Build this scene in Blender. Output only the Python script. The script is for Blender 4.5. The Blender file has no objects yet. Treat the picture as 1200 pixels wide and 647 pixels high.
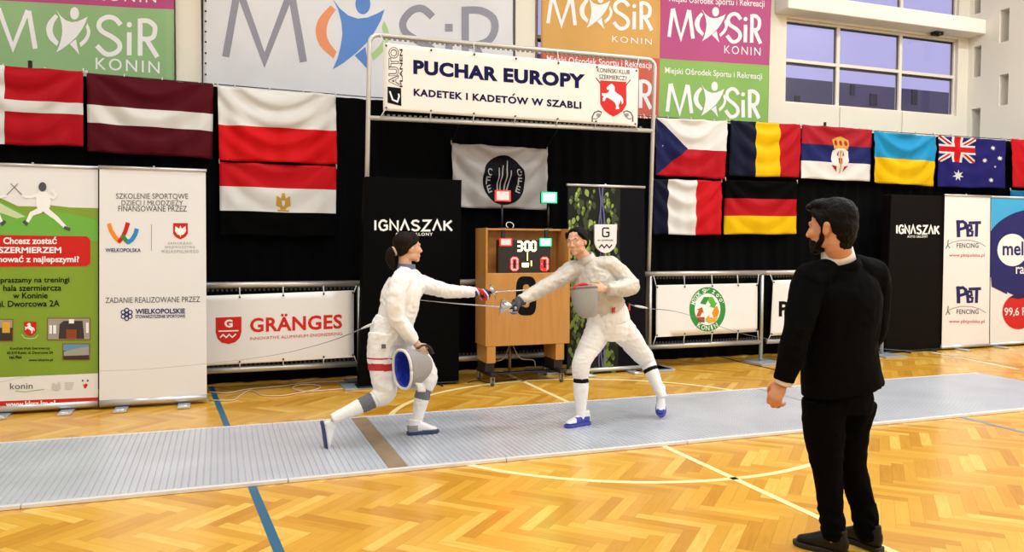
import bpy, bmesh, math, random
import numpy as np
from mathutils import Vector, Matrix, noise

SC = bpy.context.scene
COL = SC.collection

# ------------------------------------------------------------------ camera
FPX, YAW, PITCH, ROLL, CAM_H = 924.2, math.radians(20.326), math.radians(2.307), math.radians(0.241), 1.55
IW, IH = 1200, 647
_f = Vector((math.sin(YAW)*math.cos(PITCH), math.cos(YAW)*math.cos(PITCH), -math.sin(PITCH)))
_r0 = Vector((math.cos(YAW), -math.sin(YAW), 0)); _u0 = _r0.cross(_f)
RGT = _r0*math.cos(ROLL)+_u0*math.sin(ROLL); UPV = -_r0*math.sin(ROLL)+_u0*math.cos(ROLL); FWD = _f
EYE = Vector((0, 0, CAM_H))
cam = bpy.data.cameras.new('camera'); camo = bpy.data.objects.new('camera', cam); COL.objects.link(camo)
cam.sensor_fit = 'HORIZONTAL'; cam.sensor_width = 36; cam.lens = 36*FPX/IW
cam.clip_start = 0.05; cam.clip_end = 300
camo.matrix_world = Matrix(((RGT.x, UPV.x, -FWD.x, EYE.x), (RGT.y, UPV.y, -FWD.y, EYE.y), (RGT.z, UPV.z, -FWD.z, EYE.z), (0, 0, 0, 1)))
SC.camera = camo
vs = SC.view_settings
SC.display_settings.display_device = 'sRGB'
vs.view_transform = 'Standard'; vs.look = 'None'; vs.gamma = 1; vs.use_curve_mapping = False
vs.exposure = -0.04
SC.cycles.max_bounces = 6; SC.cycles.diffuse_bounces = 3; SC.cycles.glossy_bounces = 3
SC.cycles.transparent_max_bounces = 8; SC.cycles.sample_clamp_indirect = 6
SC.cycles.use_denoising = True

# ------------------------------------------------------------------ sky at dusk, ceiling lamps
LAMP_W = 108.0
world = bpy.data.worlds.new('dusk_sky'); SC.world = world; world.use_nodes = True
bg = world.node_tree.nodes['Background']; bg.inputs[0].default_value = (0.42, 0.395, 0.66, 1); bg.inputs[1].default_value = 1.35
CEIL = 7.6
LAMPS = [(x, y) for x in (-4.2, 1.2, 6.6, 12.0) for y in (-2.6, 1.0, 4.0, 6.6)]

# ------------------------------------------------------------------ pixel rays -> points of the place
def ray(x, y): return RGT*((x-IW/2)/FPX)-UPV*((y-IH/2)/FPX)+FWD
def onY(x, y, Y):
    d = ray(x, y); return EYE+d*(Y/d.y)
def onX(x, y, X):
    d = ray(x, y); return EYE+d*(X/d.x)
def gnd(x, y, z=0.0):
    d = ray(x, y); return EYE+d*((z-CAM_H)/d.z)

# ------------------------------------------------------------------ materials
def lin(c):
    if isinstance(c, str):
        c = [int(c[i:i+2], 16)/255 for i in (1, 3, 5)]
        return tuple(v/12.92 if v <= .04045 else ((v+.055)/1.055)**2.4 for v in c)
    return tuple(c)
_M = {}
def mat(name, c, rough=.6, metal=0.0, emit=0.0, bump=None, coat=0.0, spec=.5, sheen=0.0, var=None, trans=0.0):
    """plain surface; bump=(scale, strength), var=(scale, amount) for gentle cloth or paint unevenness"""
    if name in _M: return _M[name]
    m = bpy.data.materials.new(name); m.use_nodes = True; nt = m.node_tree; b = nt.nodes['Principled BSDF']
    c = lin(c)
    b.inputs['Base Color'].default_value = (*c, 1); b.inputs['Roughness'].default_value = rough
    b.inputs['Metallic'].default_value = metal; b.inputs['Specular IOR Level'].default_value = spec
    if coat: b.inputs['Coat Weight'].default_value = coat; b.inputs['Coat Roughness'].default_value = .1
    if sheen: b.inputs['Sheen Weight'].default_value = sheen
    if emit:
        b.inputs['Emission Color'].default_value = (*c, 1); b.inputs['Emission Strength'].default_value = emit
    tc = nt.nodes.new('ShaderNodeTexCoord')
    if bump:
        n = nt.nodes.new('ShaderNodeTexNoise'); n.inputs['Scale'].default_value = bump[0]; n.inputs['Detail'].default_value = 4
        nt.links.new(tc.outputs['Object'], n.inputs['Vector'])
        k = nt.nodes.new('ShaderNodeBump'); k.inputs['Strength'].default_value = bump[1]; k.inputs['Distance'].default_value = .02
        nt.links.new(n.outputs['Fac'], k.inputs['Height']); nt.links.new(k.outputs['Normal'], b.inputs['Normal'])
    if var:
        n = nt.nodes.new('ShaderNodeTexNoise'); n.inputs['Scale'].default_value = var[0]; n.inputs['Detail'].default_value = 3
        nt.links.new(tc.outputs['Object'], n.inputs['Vector'])
        r = nt.nodes.new('ShaderNodeMapRange'); r.inputs[1].default_value = .3; r.inputs[2].default_value = .7
        r.inputs[3].default_value = 1-var[1]; r.inputs[4].default_value = 1+var[1]
        nt.links.new(n.outputs['Fac'], r.inputs[0])
        h = nt.nodes.new('ShaderNodeHueSaturation'); h.inputs['Color'].default_value = (*c, 1)
        nt.links.new(r.outputs[0], h.inputs['Value']); nt.links.new(h.outputs[0], b.inputs['Base Color'])
    _M[name] = m
    return m

# ------------------------------------------------------------------ scene bookkeeping
def tag(o, label=None, cat=None, group=None, kind=None):
    if label: o['label'] = label
    if cat: o['category'] = cat
    if group: o['group'] = group
    if kind: o['kind'] = kind
    return o
def empty(name, loc, label=None, cat=None, group=None):
    o = bpy.data.objects.new(name, None); COL.objects.link(o); o.location = loc; o.empty_display_size = .1
    bpy.context.view_layer.update()
    return tag(o, label, cat, group)
def link(name, me, parent=None, mats=()):
    o = bpy.data.objects.new(name, me); COL.objects.link(o)
    for m in mats: me.materials.append(m)
    if parent is not None:
        o.parent = parent; o.matrix_parent_inverse = inv_world(parent)
    return o
def inv_world(p):
    m = Matrix.Identity(4)
    while p is not None:
        m = (p.matrix_parent_inverse @ p.matrix_basis) @ m; p = p.parent
    return m.inverted()
def finish(name, bm, m, parent=None, smooth=False, bevel=0.0, angle=None):
    bmesh.ops.recalc_face_normals(bm, faces=bm.faces)
    me = bpy.data.meshes.new(name); bm.to_mesh(me); bm.free()
    o = link(name, me, parent, m if isinstance(m, (list, tuple)) else [m])
    if smooth: me.shade_smooth()
    if bevel:
        b = o.modifiers.new('bevel', 'BEVEL'); b.width = bevel; b.segments = 2; b.limit_method = 'ANGLE'; b.angle_limit = .7
    return o
def box(bm, x0, x1, y0, y1, z0, z1, mi=0):
    v = [bm.verts.new((x, y, z)) for x in (x0, x1) for y in (y0, y1) for z in (z0, z1)]
    for q in ((0, 1, 3, 2), (4, 6, 7, 5), (0, 4, 5, 1), (2, 3, 7, 6), (0, 2, 6, 4), (1, 5, 7, 3)):
        f = bm.faces.new([v[i] for i in q]); f.material_index = mi
    return v
def obox(bm, c, ax, ay, az, hx, hy, hz):
    c, ax, ay, az = Vector(c), Vector(ax).normalized(), Vector(ay).normalized(), Vector(az).normalized()
    v = [bm.verts.new(c+ax*(hx*i)+ay*(hy*j)+az*(hz*k)) for i in (-1, 1) for j in (-1, 1) for k in (-1, 1)]
    for q in ((0, 1, 3, 2), (4, 6, 7, 5), (0, 4, 5, 1), (2, 3, 7, 6), (0, 2, 6, 4), (1, 5, 7, 3)):
        bm.faces.new([v[i] for i in q])
def catmull(P, n):
    P = [Vector(p) for p in P]
    if len(P) < 3 or n <= 1:
        return [P[0].lerp(P[-1], i/n) for i in range(n+1)] if len(P) == 2 else P
    out = []
    for i in range(len(P)-1):
        a, b, c, d = P[max(i-1, 0)], P[i], P[i+1], P[min(i+2, len(P)-1)]
        for k in range(n):
            t = k/n
            out.append(.5*((2*b)+(c-a)*t+(2*a-5*b+4*c-d)*t*t+(3*b-a-3*c+d)*t**3))
    out.append(P[-1]); return out
def tube(bm, pts, radii, seg=12, ref=None, n=1, caps='flat', mi=0):
    """closed tube along pts; radii scalars or (a,b): a along ref, b across; caps flat or round"""
    pts = [Vector(p) for p in pts]
    R = [(r, r) if not isinstance(r, (tuple, list)) else r for r in (radii if isinstance(radii, (list, tuple)) and len(radii) == len(pts) and not (len(pts) == 2 and isinstance(radii, tuple)) else [radii]*len(pts))]
    if n > 1:
        RR = [Vector((a, b, 0)) for a, b in R]
        pts = catmull(pts, n); RR = catmull(RR, n); R = [(max(v.x, .0005), max(v.y, .0005)) for v in RR]
    T = []
    for i in range(len(pts)):
        d = pts[min(i+1, len(pts)-1)]-pts[max(i-1, 0)]
        T.append(d.normalized() if d.length > 1e-9 else Vector((0, 0, 1)))
    ref = Vector(ref) if ref is not None else (Vector((0, 0, 1)) if abs(T[0].z) < .8 else Vector((1, 0, 0)))
    rings = []; A = ref
    fr = []
    for i, t in enumerate(T):
        A = (A-t*A.dot(t)); A = A.normalized() if A.length > 1e-6 else t.orthogonal().normalized()
        fr.append((A.copy(), t.cross(A)))
    def ring(c, a, b, ra, rb):
        return [bm.verts.new(c+a*(ra*math.cos(2*math.pi*k/seg))+b*(rb*math.sin(2*math.pi*k/seg))) for k in range(seg)]
    seq = []
    if caps == 'round':
        for j in (0, 1, 2):
            th = math.pi/2*(1-(j+.35)/3.0)
            s = math.cos(th); h = math.sin(th)
            m_ = min(R[0])
            seq.append((pts[0]-T[0]*h*m_, *fr[0], R[0][0]*s, R[0][1]*s))
    for i in range(len(pts)): seq.append((pts[i], *fr[i], *R[i]))
    if caps == 'round':
        for j in (2, 1, 0):
            th = math.pi/2*(1-(j+.35)/3.0)
            s = math.cos(th); h = math.sin(th); m_ = min(R[-1])
            seq.append((pts[-1]+T[-1]*h*m_, *fr[-1], R[-1][0]*s, R[-1][1]*s))
    for q in seq: rings.append(ring(*q))
    fs = []
    for a, b in zip(rings, rings[1:]):
        for k in range(seg):
            fs.append(bm.faces.new((a[k], a[(k+1) % seg], b[(k+1) % seg], b[k])))
    if caps != 'none':
        fs.append(bm.faces.new(rings[0][::-1])); fs.append(bm.faces.new(rings[-1]))
    for f in fs: f.material_index = mi; f.smooth = True
    return rings
def ell(bm, c, r, basis=None, seg=20, rg=12, mi=0):
    M = Matrix.Identity(3) if basis is None else basis
    c = Vector(c); rows = []
    top = bm.verts.new(c+M@Vector((0, 0, r[2]))); bot = bm.verts.new(c+M@Vector((0, 0, -r[2])))
    for i in range(1, rg):
        th = math.pi*i/rg
        rows.append([bm.verts.new(c+M@Vector((r[0]*math.sin(th)*math.cos(2*math.pi*k/seg), r[1]*math.sin(th)*math.sin(2*math.pi*k/seg), r[2]*math.cos(th)))) for k in range(seg)])
    fs = []
    for k in range(seg):
        fs.append(bm.faces.new((top, rows[0][k], rows[0][(k+1) % seg])))
        fs.append(bm.faces.new((bot, rows[-1][(k+1) % seg], rows[-1][k])))
        for a, b in zip(rows, rows[1:]): fs.append(bm.faces.new((a[k], b[k], b[(k+1) % seg], a[(k+1) % seg])))
    for f in fs: f.smooth = True; f.material_index = mi

# ------------------------------------------------------------------ flat artwork laid on a cloth or a board
_T = {}
def glyphs(s, bold=0.0, shear=0.0, spacing=1.0):
    key = (s, bold, shear, spacing)
    if key in _T: return _T[key]
    c = bpy.data.curves.new('lettering', 'FONT'); c.body = s; c.offset = bold; c.shear = shear; c.space_character = spacing
    c.resolution_u = 3
    o = bpy.data.objects.new('lettering', c); COL.objects.link(o); bpy.context.view_layer.update()
    me = bpy.data.meshes.new_from_object(o.evaluated_get(bpy.context.evaluated_depsgraph_get()))
    V = [(v.co.x, v.co.y) for v in me.vertices]; F = [tuple(p.vertices) for p in me.polygons]
    bpy.data.objects.remove(o); bpy.data.curves.remove(c); bpy.data.meshes.remove(me)
    xs = [v[0] for v in V]; ys = [v[1] for v in V]
    x0, x1, y0, y1 = min(xs), max(xs), min(ys), max(ys)
    V = [((x-x0)/max(x1-x0, 1e-6), (y-y0)/max(y1-y0, 1e-6)) for x, y in V]
    _T[key] = (V, F); return _T[key]
def arcpts(cx, cy, rx, ry, a0, a1, n=24):
    return [(cx+rx*math.cos(math.radians(a0+(a1-a0)*i/n)), cy+ry*math.sin(math.radians(a0+(a1-a0)*i/n))) for i in range(n+1)]
class Art:
    """shapes in 2-D; to2 turns the numbers given into sheet coordinates, surf turns sheet coordinates + lift into a point"""
    def __init__(s, to2, surf, cuts=None): s.to2, s.surf, s.cuts, s.items, s.grp, s.n = to2, surf, cuts, [], (0, None), 0
    def new(s, name=None): s.n += 1; s.grp = (s.n, name); return s
    def add(s, V, F, m, layer=1): s.items.append(([s.to2(*v) for v in V], F, m, layer, s.grp)); return s
    def poly(s, P, m, layer=1): return s.add(P, [tuple(range(len(P)))], m, layer)
    def rect(s, x0, y0, x1, y1, m, layer=1): return s.poly([(x0, y0), (x1, y0), (x1, y1), (x0, y1)], m, layer)
    def ellipse(s, cx, cy, rx, ry, m, layer=1, a0=0, a1=360, n=28): return s.poly(arcpts(cx, cy, rx, ry, a0, a1, n)[:-1 if a1-a0 >= 360 else None], m, layer)
    def band(s, A, B, m, layer=1):
        n = len(A); return s.add(list(A)+list(B), [(i, i+1, n+i+1, n+i) for i in range(n-1)], m, layer)
    def ring(s, cx, cy, ro, ri, m, layer=1, a0=0, a1=360, n=32):
        ro = ro if isinstance(ro, tuple) else (ro, ro); ri = ri if isinstance(ri, tuple) else (ri, ri)
        return s.band(arcpts(cx, cy, *ro, a0, a1, n), arcpts(cx, cy, *ri, a0, a1, n), m, layer)
    def stroke(s, P, w, m, layer=1, w1=None, smooth=0):
        P = [Vector(p) for p in P]
        if smooth: P = [v.to_2d() for v in catmull([(p.x, p.y, 0) for p in P], smooth)]
        A = []; B = []; w1 = w if w1 is None else w1
        for i, p in enumerate(P):
            a = P[max(i-1, 0)]; b = P[min(i+1, len(P)-1)]
            d1 = (p-a).normalized() if i else (b-p).normalized(); d2 = (b-p).normalized() if i < len(P)-1 else d1
            nrm = Vector((-(d1+d2).y, (d1+d2).x)); nrm = nrm.normalized() if nrm.length > 1e-6 else Vector((-d1.y, d1.x))
            k = max(.45, nrm.dot(Vector((-d1.y, d1.x)))); ww = (w+(w1-w)*i/(len(P)-1))/2/k
            A.append(tuple(p+nrm*ww)); B.append(tuple(p-nrm*ww))
        return s.band(A, B, m, layer)
    def text(s, t, xl, yb, xr, yt, m, layer=2, bold=0.0, shear=0.0, spacing=1.0, slope=0.0):
        """lettering fitted to its own box: left, bottom, right, top; slope drops the right end"""
        V, F = glyphs(t, bold, shear, spacing); s.new('lettering')
        return s.add([(xl+(xr-xl)*u, yb+(yt-yb)*v+slope*u) for u, v in V], F, m, layer)
    def build(s, name, parent=None, eps=.0012, solid=0.0):
        out = None
        for g in dict.fromkeys(i[4] for i in s.items):
            o = s._build(g[1] or name, parent, eps, solid, [(k, i) for k, i in enumerate(s.items) if i[4] == g]); out = out or o
        return out
    def _build(s, name, parent, eps, solid, items):
        bm = bmesh.new(); mats = []
        for k_, (V, F, m, layer, _) in items:
            if m not in mats: mats.append(m)
            mi = mats.index(m); b = bmesh.new()
            vs_ = [b.verts.new((v[0], 0, v[1])) for v in V]
            for f in F:
                try: b.faces.new([vs_[i] for i in f])
                except ValueError: pass
            b.normal_update()
            if s.cuts or any(len(f.verts) > 3 for f in b.faces): bmesh.ops.triangulate(b, faces=b.faces[:], ngon_method='EAR_CLIP')
            if s.cuts:
                xs = [v.co.x for v in b.verts]; zs = [v.co.z for v in b.verts]
                for ax, L, lo, hi in ((0, s.cuts[0], min(xs), max(xs)), (2, s.cuts[1], min(zs), max(zs))):
                    for c in L:
                        if lo+1e-5 < c < hi-1e-5:
                            p = [0, 0, 0]; p[ax] = c; nn = [0, 0, 0]; nn[ax] = 1
                            bmesh.ops.bisect_plane(b, geom=b.verts[:]+b.edges[:]+b.faces[:], plane_co=p, plane_no=nn, dist=1e-6)
            idx = {}; up = layer*eps+(k_ % 40)*5e-5 if layer else 0.0
            for v in b.verts: idx[v] = bm.verts.new(s.surf(v.co.x, v.co.z, up))
            for f in b.faces:
                try:
                    g = bm.faces.new([idx[v] for v in f.verts]); g.material_index = mi; g.smooth = bool(s.cuts)
                except ValueError: pass
            b.free()
        if s.cuts and all(i[1][3] == 0 for i in items): bmesh.ops.remove_doubles(bm, verts=bm.verts, dist=1e-4)
        for f in bm.faces:
            f.normal_update()
            if f.normal.y > 0: f.normal_flip()
        me = bpy.data.meshes.new(name); bm.to_mesh(me); bm.free()
        o = link(name, me, parent, mats)
        if solid:
            k = o.modifiers.new('cloth', 'SOLIDIFY'); k.thickness = solid; k.offset = -1
        return o
def teeth(P, Q, s, lo, hi, step, half):
    """toothed edge strip from P to Q (one connected ribbon): s=+1 above, -1 below the line"""
    bm = bmesh.new(); P, Q = Vector(P), Vector(Q); n = int((Q-P).length/step); top = []; bot = []
    for i in range(n):
        for k, h in ((0, hi), (.5, hi), (.5, lo+.006), (1, lo+.006)):
            p = P.lerp(Q, (i+k*.999)/n); top.append([bm.verts.new(p+Vector((0, d, s*lo))) for d in (-half, half)]); bot.append([bm.verts.new(p+Vector((0, d, s*h))) for d in (-half, half)])
    for i in range(len(top)-1):
        for k in (0, 1): bm.faces.new((top[i][k], top[i+1][k], bot[i+1][k], bot[i][k]))
        bm.faces.new((bot[i][0], bot[i+1][0], bot[i+1][1], bot[i][1]))
    return bm
def flatart(Y):
    """artwork on an upright flat sheet at depth Y, given in photograph pixels"""
    def to2(x, y):
        p = onY(x, y, Y); return (p.x, p.z)
    return Art(to2, lambda X, Z, e: (X, Y-e, Z))
# ------------------------------------------------------------------ the hall: floor, walls, windows
YC, YW = 9.15, 10.6            # black curtain, back wall
XL, XR, YF = -8.0, onY(1135, 60, 10.6).x, -6.0
M_wall = mat('cream_wall_paint', '#ebe3d3', .75, bump=(14, .05))
M_wall_r = mat('white_wall_paint', '#f6f1e6', .75, bump=(14, .05))
M_ceil = mat('ceiling_paint', '#d9d4c8', .8)
M_frame = mat('window_frame_paint', '#e9e2d2', .5)

def parquet():
    m = bpy.data.materials.new('oak_parquet'); m.use_nodes = True; nt = m.node_tree; b = nt.nodes['Principled BSDF']; L = nt.links
    at = nt.nodes.new('ShaderNodeAttribute'); at.attribute_name = 'plank'
    uv = nt.nodes.new('ShaderNodeUVMap'); uv.uv_map = 'UVMap'
    mp = nt.nodes.new('ShaderNodeMapping'); mp.inputs['Scale'].default_value = (3.0, 26, 1)
    L.new(uv.outputs[0], mp.inputs[0])
    n = nt.nodes.new('ShaderNodeTexNoise'); n.inputs['Scale'].default_value = 1.6; n.inputs['Detail'].default_value = 5; n.inputs['Distortion'].default_value = .6
    L.new(mp.outputs[0], n.inputs['Vector'])
    ad = nt.nodes.new('ShaderNodeMath'); ad.operation = 'MULTIPLY_ADD'; ad.inputs[1].default_value = .42; 
    L.new(n.outputs['Fac'], ad.inputs[0]); 
    sb = nt.nodes.new('ShaderNodeMath'); sb.operation = 'MULTIPLY_ADD'; sb.inputs[1].default_value = .86; sb.inputs[2].default_value = -.14
    L.new(at.outputs['Fac'], sb.inputs[0]); L.new(sb.outputs[0], ad.inputs[2])
    cr = nt.nodes.new('ShaderNodeValToRGB'); e = cr.color_ramp.elements
    e[0].position = 0; e[0].color = (*lin('#c08427'), 1); e[1].position = 1; e[1].color = (*lin('#ecc262'), 1)
    for p, c in ((.22, '#cf9531'), (.5, '#d8a139'), (.78, '#dfab43')):
        k = e.new(p); k.color = (*lin(c), 1)
    L.new(ad.outputs[0], cr.inputs[0])
    # narrow dark joints between the planks
    sep = nt.nodes.new('ShaderNodeSeparateXYZ'); L.new(uv.outputs[0], sep.inputs[0])
    gap = None
    for o, l in ((0, .45), (1, .075)):
        fr = nt.nodes.new('ShaderNodeMath'); fr.operation = 'PINGPONG'; fr.inputs[1].default_value = l/2; L.new(sep.outputs[o], fr.inputs[0])
        lt = nt.nodes.new('ShaderNodeMath'); lt.operation = 'LESS_THAN'; lt.inputs[1].default_value = .0009; L.new(fr.outputs[0], lt.inputs[0])
        if gap is None: gap = lt
        else:
            mx = nt.nodes.new('ShaderNodeMath'); mx.operation = 'MAXIMUM'; L.new(gap.outputs[0], mx.inputs[0]); L.new(lt.outputs[0], mx.inputs[1]); gap = mx
    mix = nt.nodes.new('ShaderNodeMixRGB'); mix.inputs['Color2'].default_value = (*lin('#7e4c14'), 1)
    gs = nt.nodes.new('ShaderNodeMath'); gs.operation = 'MULTIPLY'; gs.inputs[1].default_value = .55
    L.new(gap.outputs[0], gs.inputs[0]); L.new(gs.outputs[0], mix.inputs[0]); L.new(cr.outputs[0], mix.inputs['Color1']); L.new(mix.outputs[0], b.inputs['Base Color'])
    b.inputs['Roughness'].default_value = .24; b.inputs['Specular IOR Level'].default_value = .55
    big = nt.nodes.new('ShaderNodeTexNoise'); big.inputs['Scale'].default_value = 7; big.inputs['Detail'].default_value = 2
    g = nt.nodes.new('ShaderNodeNewGeometry'); L.new(g.outputs['Position'], big.inputs['Vector'])
    bp = nt.nodes.new('ShaderNodeBump'); bp.inputs['Strength'].default_value = .04; bp.inputs['Distance'].default_value = .02
    L.new(big.outputs['Fac'], bp.inputs['Height']); L.new(bp.outputs[0], b.inputs['Normal'])
    return m
def make_floor():
    rnd = random.Random(4); w, n = .075, 6; V = []; F = []; val = []; uv = []
    c45 = math.sqrt(.5)
    for k in range(-150, 260):
        for j in range(-22, 24):
            for kind in (0, 1):
                x0, y0 = k+2*n*j, k
                q = [(0, 0), (n, 0), (n, 1), (0, 1)] if kind == 0 else [(0, 1), (1, 1), (1, 1+n), (0, 1+n)]
                P = [((x0+a)*w, (y0+b_)*w) for a, b_ in q]
                P = [((x+y)*c45-3, (y-x)*c45+2) for x, y in P]
                cx = sum(p[0] for p in P)/4; cy = sum(p[1] for p in P)/4
                if not (XL-.3 < cx < XR+.3 and YF-.3 < cy < YW+.3): continue
                i = len(V); V += [(x, y, 0) for x, y in P]; F.append((i, i+1, i+2, i+3)); val.append(rnd.random())
                u0, v0 = rnd.randint(0, 400)*.45, rnd.randint(0, 400)*.075
                U = [(0, 0), (n*w, 0), (n*w, w), (0, w)] if kind == 0 else [(0, 0), (0, w), (n*w, w), (n*w, 0)]
                uv += [(u0+a, v0+b_) for a, b_ in U]
    me = bpy.data.meshes.new('floor'); me.from_pydata(V, [], F)
    a = me.attributes.new('plank', 'FLOAT', 'FACE'); a.data.foreach_set('value', val)
    l = me.uv_layers.new(name='UVMap'); l.data.foreach_set('uv', [c for p in uv for c in p])
    o = link('floor', me, None, [parquet()]); tag(o, kind='structure')
make_floor()

def holed(name, P, u0, u1, v0, v1, holes, depth, back, m, mh=None):
    """wall surface P(u,v,d) with rectangular openings, each with reveals `depth` deep (closed at the back when back)"""
    us = sorted({u0, u1, *[h[0] for h in holes], *[h[1] for h in holes]}); vv = sorted({v0, v1, *[h[2] for h in holes], *[h[3] for h in holes]})
    bm = bmesh.new(); quad = lambda *q: bm.faces.new([bm.verts.new(P(*c)) for c in q])
    for a, b in zip(us, us[1:]):
        for c, d in zip(vv, vv[1:]):
            if any(h[0] <= a and b <= h[1] and h[2] <= c and d <= h[3] for h in holes): continue
            quad((a, c, 0), (b, c, 0), (b, d, 0), (a, d, 0))
    for a, b, c, d in holes:
        quad((a, c, 0), (a, d, 0), (a, d, depth), (a, c, depth)); quad((b, c, 0), (b, c, depth), (b, d, depth), (b, d, 0))
        quad((a, c, 0), (a, c, depth), (b, c, depth), (b, c, 0)); quad((a, d, 0), (b, d, 0), (b, d, depth), (a, d, depth))
        if back: quad((a, c, depth), (b, c, depth), (b, d, depth), (a, d, depth))
    bmesh.ops.remove_doubles(bm, verts=bm.verts, dist=1e-5)
    me = bpy.data.meshes.new(name); bm.to_mesh(me); bm.free()
    return tag(link(name, me, None, [m]), kind='structure')

def pxr(x0, y0, x1, y1, Y=YW):      # pixel box -> X0 X1 Z0 Z1 on the plane Y (heights at the left edge)
    a = onY(x0, y0, Y); b = onY(x0, y1, Y); c = onY(x1, y0, Y); return a.x, c.x, b.z, a.z
# main window group: two rows of three casements with a deep beam between them
WX0, WX1 = onY(921, 80, YW).x, onY(1122, 90, YW).x
z_sill, z_low_top = onY(921, 120, YW).z, onY(923, 21, YW).z
z_up_bot = onY(925, -4, YW).z
w_low = (WX0, WX1, z_sill, z_low_top); w_up = (WX0, WX1, z_up_bot, z_up_bot+1.5)
sl = (onY(629, 60, YW).x, onY(880, 60, YW).x, z_sill, z_low_top+1.2)
holed('wall_back', lambda u, v, d: (u, YW+d, v), XL, XR, 0, CEIL, [w_low, w_up, sl], .16, False, M_wall)

niches = []
def onXq(x0, y0, x1, y1):
    a = onX(x0, y0, XR); b = onX(x1, y1, XR); c = onX(x0, y1, XR); return (b.y, a.y, c.z, a.z)
for q in ((1172, 12, 1182, 50), (1141, 55, 1149, 91), (1171.5, 88, 1181, 124), (1138.5, 128, 1148, 166), (1142, -22, 1149, 17), (1203, 50, 1213, 90), (1203, 128, 1213, 168)):
    niches.append(onXq(*q))
holed('wall_right', lambda u, v, d: (XR+d, u, v), YF, YW, 0, CEIL, niches, .22, True, M_wall_r)
bm = bmesh.new(); bm.faces.new([bm.verts.new(p) for p in ((XL, YF, 0), (XL, YF, CEIL), (XL, YW, CEIL), (XL, YW, 0))]); tag(finish('wall_left', bm, M_wall), kind='structure')
bm = bmesh.new(); bm.faces.new([bm.verts.new(p) for p in ((XL, YF, 0), (XR, YF, 0), (XR, YF, CEIL), (XL, YF, CEIL))]); tag(finish('wall_front', bm, M_wall_r), kind='structure')
bm = bmesh.new(); bm.faces.new([bm.verts.new(p) for p in ((XL, YF, CEIL), (XL, YW, CEIL), (XR, YW, CEIL), (XR, YF, CEIL))]); tag(finish('ceiling', bm, M_ceil), kind='structure')
# piers between the hung banners, beam over the window
for i, (a, b, dark) in enumerate(((206, 236, '#5c554d'), (604, 627, '#5c5a5a'))):
    x0, x1 = onY(a, 40, YW-.12).x, onY(b, 40, YW-.12).x
    bm = bmesh.new(); box(bm, x0, x1, YW-.12, YW, 0, CEIL); tag(finish(f'trim_{i+1}', bm, M_wall), kind='structure')
    bm = bmesh.new(); xx = x1 if i == 0 else x0-.07
    box(bm, xx+.01, xx+.06, YW-.10, YW, 0, CEIL); tag(finish(f'trim_{i+3}', bm, mat('dark_steel_edge_%d' % i, dark, .5)), kind='structure')
bm = bmesh.new(); box(bm, WX0-.25, XR, YW-.34, YW, z_low_top+.04, z_up_bot-.05)
tag(finish('trim_5', bm, M_wall_r, bevel=.02), kind='structure')
for i, px in enumerate((985.5, 1058.5)):
    X = onY(px, 130, YW).x; bm = bmesh.new(); box(bm, X-.03, X+.03, YW-.02, YW, z_sill-1.2, z_sill-.01); tag(finish(f'trim_{i+6}', bm, M_frame, bevel=.004), kind='structure')

def glass_mat():
    m = bpy.data.materials.new('window_glass'); m.use_nodes = True; nt = m.node_tree; nt.nodes.remove(nt.nodes['Principled BSDF'])
    t = nt.nodes.new('ShaderNodeBsdfTransparent'); t.inputs[0].default_value = (.93, .93, .97, 1)
    g = nt.nodes.new('ShaderNodeBsdfGlossy'); g.inputs['Roughness'].default_value = .02
    f = nt.nodes.new('ShaderNodeFresnel'); f.inputs[0].default_value = 1.5
    ge = nt.nodes.new('ShaderNodeNewGeometry'); mu = nt.nodes.new('ShaderNodeMath'); mu.operation = 'MULTIPLY_ADD'; mu.inputs[1].default_value = -1; mu.inputs[2].default_value = 1
    nt.links.new(ge.outputs['Backfacing'], mu.inputs[0]); mm = nt.nodes.new('ShaderNodeMath'); mm.operation = 'MULTIPLY'; nt.links.new(mu.outputs[0], mm.inputs[0]); nt.links.new(f.outputs[0], mm.inputs[1])
    x = nt.nodes.new('ShaderNodeMixShader'); nt.links.new(mm.outputs[0], x.inputs[0]); nt.links.new(t.outputs[0], x.inputs[1]); nt.links.new(g.outputs[0], x.inputs[2])
    nt.links.new(x.outputs[0], nt.nodes['Material Output'].inputs[0]); return m
M_glass = glass_mat(); M_gasket = mat('dark_window_seal', '#2c2a30', .5)
def window(name, q, xs, zt):
    """casements split at the given mullion X values, a transom at zt (list per casement)"""
    x0, x1, z0, z1 = q; root = tag(empty(name, (x0, YW+.1, z0)), kind='structure')
    bm = bmesh.new(); e = [x0]+list(xs)+[x1]; panes = []
    w = .032
    for i, (a, b) in enumerate(zip(e, e[1:])):
        y = YW+.06
        if i == 0: box(bm, a, a+w, y, y+.08, z0, z1)
        box(bm, b-w, min(b+w, x1), y, y+.08, z0, z1)
        for c, d in ((z0, z0+w), (z1-w, z1)): box(bm, a+w, b-w, y, y+.07, c, d)
        ts = zt[i]
        if ts: box(bm, a+w, b-w, y, y+.07, ts-w*.8, ts+w*.8)
        for c, d in (((z0, ts), (ts, z1)) if ts else ((z0, z1),)): panes.append((a+w, b-w, c+w, d-w))
    finish('frame', bm, M_frame, root)
    for a, b, c, d in panes:
        g = bmesh.new(); box(g, a-.005, b+.005, YW+.10, YW+.106, c-.005, d+.005); p = finish('pane', g, M_glass, root)
        g = bmesh.new()
        for r in ((a, a+.02, c, d), (b-.02, b, c, d), (a, b, d-.035, d)): box(g, r[0], r[1], YW+.094, YW+.099, r[2], r[3])
        finish('seal', g, M_gasket, p)
mx = [onY(985.5, 60, YW).x, onY(1058.5, 80, YW).x]
window('window_1', w_low, mx, [onY(950, 72, YW).z, onY(1020, 79, YW).z, onY(1090, 86.5, YW).z])
window('window_2', w_up, mx, [None, None, None])
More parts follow.
